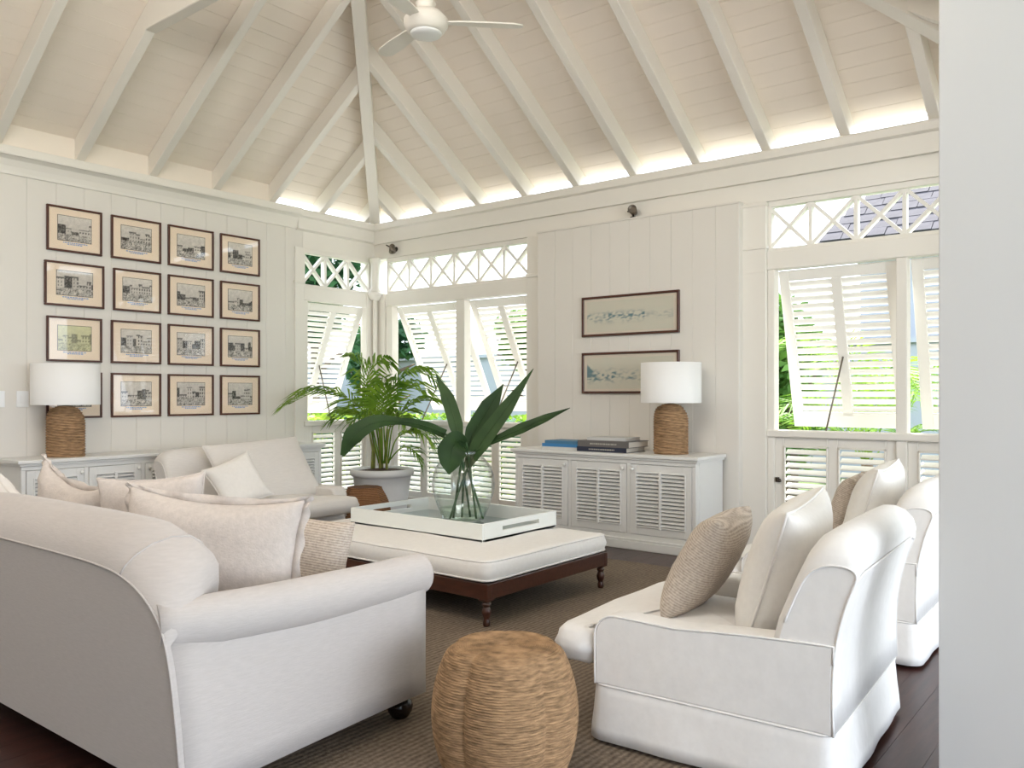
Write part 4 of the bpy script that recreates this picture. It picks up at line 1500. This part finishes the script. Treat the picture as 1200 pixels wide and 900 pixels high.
# ---------------------------------------------------------------- louvred cabinets
def cabinet(name, label, loc, rz, Ln, D, Hh, ndoor, knobs, group=None):
    """local: x along the front, y from front (0) back to D"""
    t = thing(name, label, 'cabinet', loc, rz, group)
    b = MB()
    fr = 0.035
    b.box(0, Ln, 0.06, D, 0.09, Hh - 0.045).box(0, 0.02, 0.022, 0.06, 0.09, Hh - 0.045).box(Ln - 0.02, Ln, 0.022, 0.06, 0.09, Hh - 0.045)
    b.box(0, Ln, 0, 0.022, Hh - 0.085, Hh - 0.045).box(0, Ln, 0, 0.022, 0.09, 0.135)
    dw = (Ln - fr) / ndoor
    for k in range(ndoor + 1):
        b.box(k * dw, k * dw + fr, 0, 0.022, 0.135, Hh - 0.085)
    b.build('carcass', CAB, t, bevel=0.003, seg=1)
    MB().box(-0.022, Ln + 0.022, -0.022, D, 0.0, 0.075).box(-0.014, Ln + 0.014, -0.014, D, 0.075, 0.095).build('plinth', CAB, t, bevel=0.006)
    MB().box(-0.035, Ln + 0.035, -0.035, D, Hh - 0.03, Hh).box(-0.018, Ln + 0.018, -0.018, D, Hh - 0.05, Hh - 0.03).build('cabinet_top', CAB, t, bevel=0.005)
    z0, z1 = 0.139, Hh - 0.089
    x0, x1 = 0, dw - fr - 0.008
    stl = 0.062
    sl = (x1 - 2 * stl - 0.022) / 2
    ns = 14
    zz0, zz1 = z0 + 0.075, z1 - 0.072
    me = louvre_slat_mesh(sl, 0.034, 0.007, math.radians(36))
    for k in range(ndoor):
        ox = k * dw + fr + 0.004
        d = MB()
        d.box(0, stl, -0.004, 0.018, z0, z1).box(x1 - stl, x1, -0.004, 0.018, z0, z1)
        d.box(stl, x1 - stl, -0.004, 0.018, z0, zz0).box(stl, x1 - stl, -0.004, 0.018, zz1, z1)
        for (xa, xb) in ((stl - 0.012, stl), (x1 - stl, x1 - stl + 0.012)):
            d.box(xa, xb, -0.014, -0.004, zz0 - 0.012, zz1 + 0.012)
        d.box(stl, x1 - stl, -0.014, -0.004, zz0 - 0.012, zz0).box(stl, x1 - stl, -0.014, -0.004, zz1, zz1 + 0.012)
        d.box(stl + sl, stl + sl + 0.022, -0.018, 0.016, zz0 - 0.02, zz1 + 0.018)
        do = d.build('door', CAB, t, bevel=0.0025, seg=1)
        do.location = (ox, 0, 0)
        MB().box(stl - 0.02, x1 - stl + 0.02, 0.030, 0.034, zz0 - 0.02, zz1 + 0.02).build('door_shade_sheet', DARK, do)  # added sheet, its colour gives the shadow lines between slats
        for j in range(ns):
            z = zz0 + 0.018 + (zz1 - zz0 - 0.036) * j / (ns - 1)
            for sx in (0, 1):
                q = place('slat', me, CAB, do)
                q.location = (stl + sl / 2 + sx * (sl + 0.022), 0.002, z)
        kx = x1 - 0.028 if knobs[k] > 0 else 0.028
        ko = MB().lathe([(0.006, 0.0), (0.007, 0.012), (0.014, 0.017), (0.017, 0.024), (0.014, 0.031), (0.004, 0.034)], 16).build('knob', KNOBW, do)
        ko.location = (kx, -0.004, z1 - 0.035)
        ko.rotation_euler = (PI / 2, 0, 0)
    return t


cabinet('louvre_cabinet', 'white cabinet with three louvred doors under the framed drawings', (-4.96, 6.275, 0), 0, 1.90, 0.522, 0.83, 3, (1, 1, -1), 'white louvred cabinets')
cabinet('louvre_cabinet', 'long white louvred cabinet along the picture wall', (-7.24, 2.74, 0), PI / 2, 3.01, 0.438, 0.815, 6, (1, 1, -1, 1, -1, -1), 'white louvred cabinets')


# ---------------------------------------------------------------- lamps
def lamp(label, loc, rs):
    t = thing('table_lamp', label, 'lamp', loc, 0, 'rope table lamps')
    pf = [(0.136, 0.0), (0.141, 0.012), (0.142, 0.05), (0.142, 0.15), (0.142, 0.26), (0.141, 0.31), (0.132, 0.355), (0.112, 0.39), (0.08, 0.415), (0.05, 0.425)]
    coil_mesh(pf, 21, 64, 5, 0.011, helix=True, tilt=0.10).build('rope_base', ROPE2, t)
    MB().lathe([(0.05, 0.415), (0.05, 0.435), (0.03, 0.44), (0.012, 0.445), (0.012, 0.60), (0.02, 0.605), (0.02, 0.66), (0.005, 0.665)], 16).build('lamp_neck', METAL, t)
    sh = MB()
    sh.lathe([(rs, 0.445), (rs, 0.795), (rs - 0.006, 0.795), (rs - 0.006, 0.445), (rs, 0.445)], 56, cap=False)
    s = sh.build('lamp_shade', SHADE, t)
    sp = MB()
    for k in range(3):
        a = k * 2 * PI / 3
        sp.tube([(0.012 * math.cos(a), 0.012 * math.sin(a), 0.655), ((rs - 0.004) * math.cos(a), (rs - 0.004) * math.sin(a), 0.77)], 0.003, 6)
    sp.build('shade_ring', METAL, s)
    MB().lathe([(0.012, 0.655), (0.03, 0.69), (0.034, 0.72), (0.02, 0.75), (0.004, 0.755)], 16).build('bulb', PLAST, t)
    return t


lamp('rope table lamp with white drum shade on the three-door cabinet', (-3.415, 6.515, 0.83), 0.262)
lamp('rope table lamp with white drum shade in front of the framed prints', (-7.43, 3.165, 0.815), 0.268)


# ---------------------------------------------------------------- books
def book(label, loc, rz, L, D, T, m, letter=None, group='coffee-table books'):
    t = thing('book', label, 'book', loc, rz, group)
    c = MB()
    c.box(-L / 2, L / 2, -D / 2, D / 2, 0, 0.004).box(-L / 2, L / 2, -D / 2, D / 2, T - 0.004, T).box(-L / 2, L / 2, -D / 2, -D / 2 + 0.004, 0.004, T - 0.004)
    c.build('cover', m, t)
    MB().box(-L / 2 + 0.005, L / 2 - 0.005, -D / 2 + 0.004, D / 2 - 0.006, 0.004, T - 0.004).build('pages', PAGES, t)
    if letter:
        b = MB()
        x = -L * 0.25
        rr = random.Random(int(T * 9999))
        while x < L * 0.25:
            wd = rr.uniform(0.008, 0.022)
            b.box(x, x + wd, -D / 2 - 0.0008, -D / 2, T * 0.38, T * 0.62)
            x += wd + 0.006
        b.build('spine_lettering', letter, t)
    return t


bz = 0.83
book('pale white-covered book at the bottom of the small blue stack', (-4.49, 6.49, bz), 0.0, 0.41, 0.29, 0.024, BOOKW)
book('bright blue book in the middle of the small blue stack', (-4.495, 6.495, bz + 0.024), 0.02, 0.41, 0.27, 0.030, BOOKB)
book('dull teal-blue book on top of the small blue stack', (-4.485, 6.50, bz + 0.054), -0.02, 0.38, 0.26, 0.028, BOOKT)
book('navy black book at the bottom of the dark stack', (-4.00, 6.47, bz), 0.01, 0.52, 0.34, 0.045, BOOKK, GILT)
book('thick dark grey book in the middle of the dark stack', (-3.98, 6.475, bz + 0.045), -0.01, 0.54, 0.35, 0.055, BOOKG, GILT)
book('thin light grey book on top of the dark stack', (-4.00, 6.52, bz + 0.100), 0.03, 0.40, 0.28, 0.026, BOOKW)


# ---------------------------------------------------------------- framed pictures
def sketch(seed, style, nx=46, ny=32):
    """colours of a small printed street scene, row by row from the bottom"""
    rr = random.Random(seed)
    hor = rr.uniform(0.28, 0.42)
    hs = []
    x = 0
    while x < 1:
        wd = rr.uniform(0.08, 0.26)
        hs.append((x, x + wd, hor + rr.uniform(0.05, 0.45), rr.random()))
        x += wd
    out = []
    for j in range(ny + 1):
        v = j / ny
        for i in range(nx + 1):
            u = i / nx
            n1 = mnoise.noise(Vector((u * 9 + seed * 7.1, v * 7, seed)))
            n2 = mnoise.noise(Vector((u * 26 + seed, v * 20, seed * 2.2)))
            if style in ('drawing', 'drawing2'):
                c = 0.0
                if style == 'drawing':
                    band = math.exp(-((v - 0.48 + 0.05 * n1) / 0.13) ** 2) * (1.0 if u < 0.68 else 0.35)
                    c = band * max(0, 0.45 + 1.9 * n2 + 1.2 * n1) * (1.2 if 0.25 < u < 0.68 else 0.7)
                else:
                    band = math.exp(-((v - 0.42 + 0.05 * n1) / 0.16) ** 2)
                    c = band * max(0, 0.35 + 1.9 * n2 + 1.1 * n1) * (1.3 if u < 0.35 else 0.6)
                    c += 0.9 * max(0, 1 - ((u - 0.02) / 0.07) ** 2) * (1 if 0.35 < v < 0.8 - u * 3 else 0)
                c = min(1, c)
                p = (0.66 + 0.02 * n1, 0.635, 0.52)
                k = (0.10, 0.21, 0.24)
                out.append(tuple(a + (b_ - a) * c for a, b_ in zip(p, k)))
                continue
            g = 0.66 + 0.20 * (v - hor) + 0.10 * n1                   # sky
            if v < hor:
                g = 0.50 + 0.35 * n1 + 0.45 * n2 + 0.1 * (1 - v)       # street with people
                if n2 > 0.28:
                    g = 0.04
            for (a, b_, h_, q) in hs:
                if a <= u < b_ and hor * 0.85 < v < h_:
                    if q < 0.42:
                        g = 0.03 + 0.40 * max(0, n2 + 0.05)               # trees
                    else:
                        g = 0.40 + 0.35 * q
                        if (int(u * 34) % 3 == 1) and (int(v * 26) % 4 in (1, 2)):
                            g = 0.07
                        if v > h_ - 0.05:
                            g = 0.14
            g = max(0.02, min(0.9, g + 0.12 * n2))
            if style == 'green':
                g = 0.25 + 0.75 * g
                out.append((g * 0.82, g * 0.80, g * 0.48))
            else:
                out.append((g * 0.92, g * 0.855, g * 0.77))
    return out


def picture(name, label, loc, rz, W, Hh, pw_, ph_, pz, style, seed, group, fw_=0.018, matm=MATB, caption=True):
    """local: x across, z up from the lower edge, y=0 the wall, -y into the room"""
    t = thing(name, label, 'picture', loc, rz, group)
    b = MB()
    dpt = 0.026
    b.box(0, W, -dpt, 0, 0, fw_).box(0, W, -dpt, 0, Hh - fw_, Hh).box(0, fw_, -dpt, 0, fw_, Hh - fw_).box(W - fw_, W, -dpt, 0, fw_, Hh - fw_)
    b.build('frame', FRAMEW, t, bevel=0.003, seg=1)
    MB().box(fw_ * 0.5, W - fw_ * 0.5, -0.010, -0.002, fw_ * 0.5, Hh - fw_ * 0.5).build('mat_board', matm, t)
    x0 = (W - pw_) / 2
    if caption:
        q = MB()
        e = 0.004
        q.box(x0 - e, x0 + pw_ + e, -0.0115, -0.010, pz - e, pz + ph_ + e)
        q.build('print_border', INKBLACK, t)
    nx, ny = (46, 32) if caption else (96, 40)
    m = MB()
    for j in range(ny + 1):
        for i in range(nx + 1):
            m.v.append((x0 + pw_ * i / nx, -0.012, pz + ph_ * j / ny))
    for j in range(ny):
        for i in range(nx):
            a = j * (nx + 1) + i
            m.f.append((a, a + 1, a + nx + 2, a + nx + 1))
            m.sm.append(False)
    m.col = sketch(seed, style, nx, ny)
    m.build('print', INK, t, recalc=False)
    if caption:
        rr = random.Random(seed)
        c = MB()
        for row, (k0, k1) in enumerate(((0.16, 0.84), (0.28, 0.70))):
            xx = x0 + pw_ * k0
            z = pz - 0.022 - row * 0.013
            while xx < x0 + pw_ * k1:
                wd = rr.uniform(0.006, 0.02)
                c.box(xx, xx + wd, -0.0108, -0.010, z, z + 0.009)
                xx += wd + 0.005
        c.build('caption', INKBLUE, t)
    MB().box(fw_ * 0.8, W - fw_ * 0.8, -0.019, -0.0175, fw_ * 0.8, Hh - fw_ * 0.8).build('glass', PICGLASS, t)
    return t


colY = [(3.112, 3.592), (3.675, 4.16), (4.232, 4.725), (4.802, 5.275)]
rowsZ = [(2.617, 3.018), (2.133, 2.527), (1.640, 2.041), (1.135, 1.549)]
desc = [
    ['faded street view with pale sky, corner closest to the ceiling', 'large two-storey building behind trees', 'crowd before dark palm skyline', 'dark trees over a lane with one roof'],
    ['broad dark harbour scene, widest frame of the grid', 'grey river bend under pale sky', 'sepia avenue between dark trees', 'townhouse front with tall windows'],
    ['greenish hand-tinted landscape', 'pale scene under window reflections', 'busy market crowd in a street', 'group of people before a doorway'],
    ['print mostly hidden behind the lamp', 'pale wide street with bare masts', 'long white hotel facade', 'row of arches along a sunny road']]
rown = ['top row', 'second row', 'third row', 'bottom row']
coln = ['first column by the lamp', 'second column', 'third column', 'last column by the window']
for r_ in range(4):
    for c_ in range(4):
        y0, y1 = colY[c_]
        if r_ == 1 and c_ == 0:
            y0 -= 0.018
            y1 += 0.02
        if r_ in (1,) and c_ == 1:
            y0 += 0.02
        z0, z1 = rowsZ[r_]
        Wf, Hf = y1 - y0, z1 - z0
        picture('framed_print', 'framed sepia print, %s, %s' % (rown[r_], coln[c_]) if (r_, c_) != (2, 0) else 'framed greenish tinted print, third row, first column by the lamp',
                (XL + 0.001, y0, z0), PI / 2, Wf, Hf, Wf * 0.60, Hf * 0.545, Hf * 0.255, 'green' if (r_, c_) == (2, 0) else 'sepia', r_ * 4 + c_ + 1, 'grid of framed sepia prints')
picture('framed_drawing', 'long framed blue-ink drawing of a shoreline, upper of two', (-4.539, 6.819, 1.912), 0, 1.057, 0.388, 0.94, 0.30, 0.04, 'drawing', 31, 'pair of long framed drawings', 0.022, MATB2, False)
picture('framed_drawing', 'long framed blue-ink street drawing partly behind the lamp shade', (-4.539, 6.819, 1.357), 0, 1.057, 0.398, 0.94, 0.30, 0.045, 'drawing2', 32, 'pair of long framed drawings', 0.022, MATB2, False)


# ---------------------------------------------------------------- small fittings
for lab, y0, y1 in (('white light switch plate closest to the left edge of the picture wall', 2.66, 2.785), ('white light switch plate between the edge and the lamp shade', 2.875, 2.972)):
    t = thing('light_switch', lab, 'switch', (XL + 0.001, (y0 + y1) / 2, 1.24), PI / 2, 'light switches')
    wv = (y1 - y0)
    MB().box(-wv / 2, wv / 2, -0.008, 0, 0, 0.138).build('switch_plate', PLAST, t, bevel=0.003)
    MB().box(-0.018, 0.018, -0.013, -0.008, 0.035, 0.103).build('rocker', PLAST, t, bevel=0.003)


def spot(label, loc, rz):
    t = thing('spotlight', label, 'spotlight', loc, rz, 'small bronze spotlights')
    MB().lathe([(0.03, 0), (0.03, 0.012), (0.01, 0.016), (0.008, 0.045)], 12).build('spot_base', BRONZE, t)
    o = MB().lathe([(0.02, -0.055), (0.032, -0.04), (0.036, 0.0), (0.042, 0.05), (0.036, 0.052), (0.03, 0.02)], 16).build('spot_head', METAL, t)
    o.location = (0, 0, 0.07)
    o.rotation_euler = (1.35, 0, 0.3)
    MB().tube([(0, 0.0, 0.06), (-0.05, 0.03, 0.075), (-0.09, 0.05, 0.085)], 0.008, 6).build('spot_cable', BRONZE, t)
    return t


spot('small bronze spotlight on top of the raised white panel', (-3.99, 6.855, 3.022), 0.0)
# the corner one is fixed to the beam, so it hangs on its side
t = spot('small bronze spotlight on the beam above the room corner', (-7.31, 6.935, 3.10), 0.0)
t.rotation_euler = (PI / 2, 0, 0)

# ---------------------------------------------------------------- ceiling fan
FX, FY = XL + HALF, 4.05
fn = thing('ceiling_fan', 'white three-blade ceiling fan hanging from the roof ridge', 'fan', (-3.95, 4.02, 3.80))
ztop = 5.2
MB().tube([(0, 0, 0.16), (0, 0, 1.36)], 0.014, 10).lathe([(0.02, 0.14), (0.05, 0.16), (0.07, 0.20), (0.03, 0.23)], 20).build('down_rod', TRIM, fn)
MB().lathe([(0.112, 0.0), (0.128, 0.015), (0.15, 0.05), (0.15, 0.09), (0.115, 0.13), (0.06, 0.15), (0.015, 0.155)], 36).build('motor_housing', TRIM, fn)
MB().lathe([(0.105, 0.008), (0.108, -0.004), (0.10, -0.016), (0.06, -0.024), (0.004, -0.027)], 32).build('light_disc', PLAST, fn)
for k in range(3):
    a = math.radians(44 + 120 * k)
    pr = [(0.13, -0.035), (0.22, -0.055), (0.45, -0.066), (0.60, -0.060), (0.655, -0.035), (0.665, 0.0), (0.655, 0.035), (0.60, 0.055), (0.45, 0.060), (0.22, 0.045), (0.13, 0.03)]
    M = Matrix.Rotation(a, 4, 'Z') @ Matrix.Translation((0, 0, 0.075)) @ Matrix.Rotation(math.radians(10), 4, 'X')
    b = MB()
    b.prism(pr, 'z', -0.005, 0.005)
    b.v = [tuple(M @ Vector(v)) for v in b.v]
    b.build('blade', TRIM, fn, bevel=0.002, seg=1)
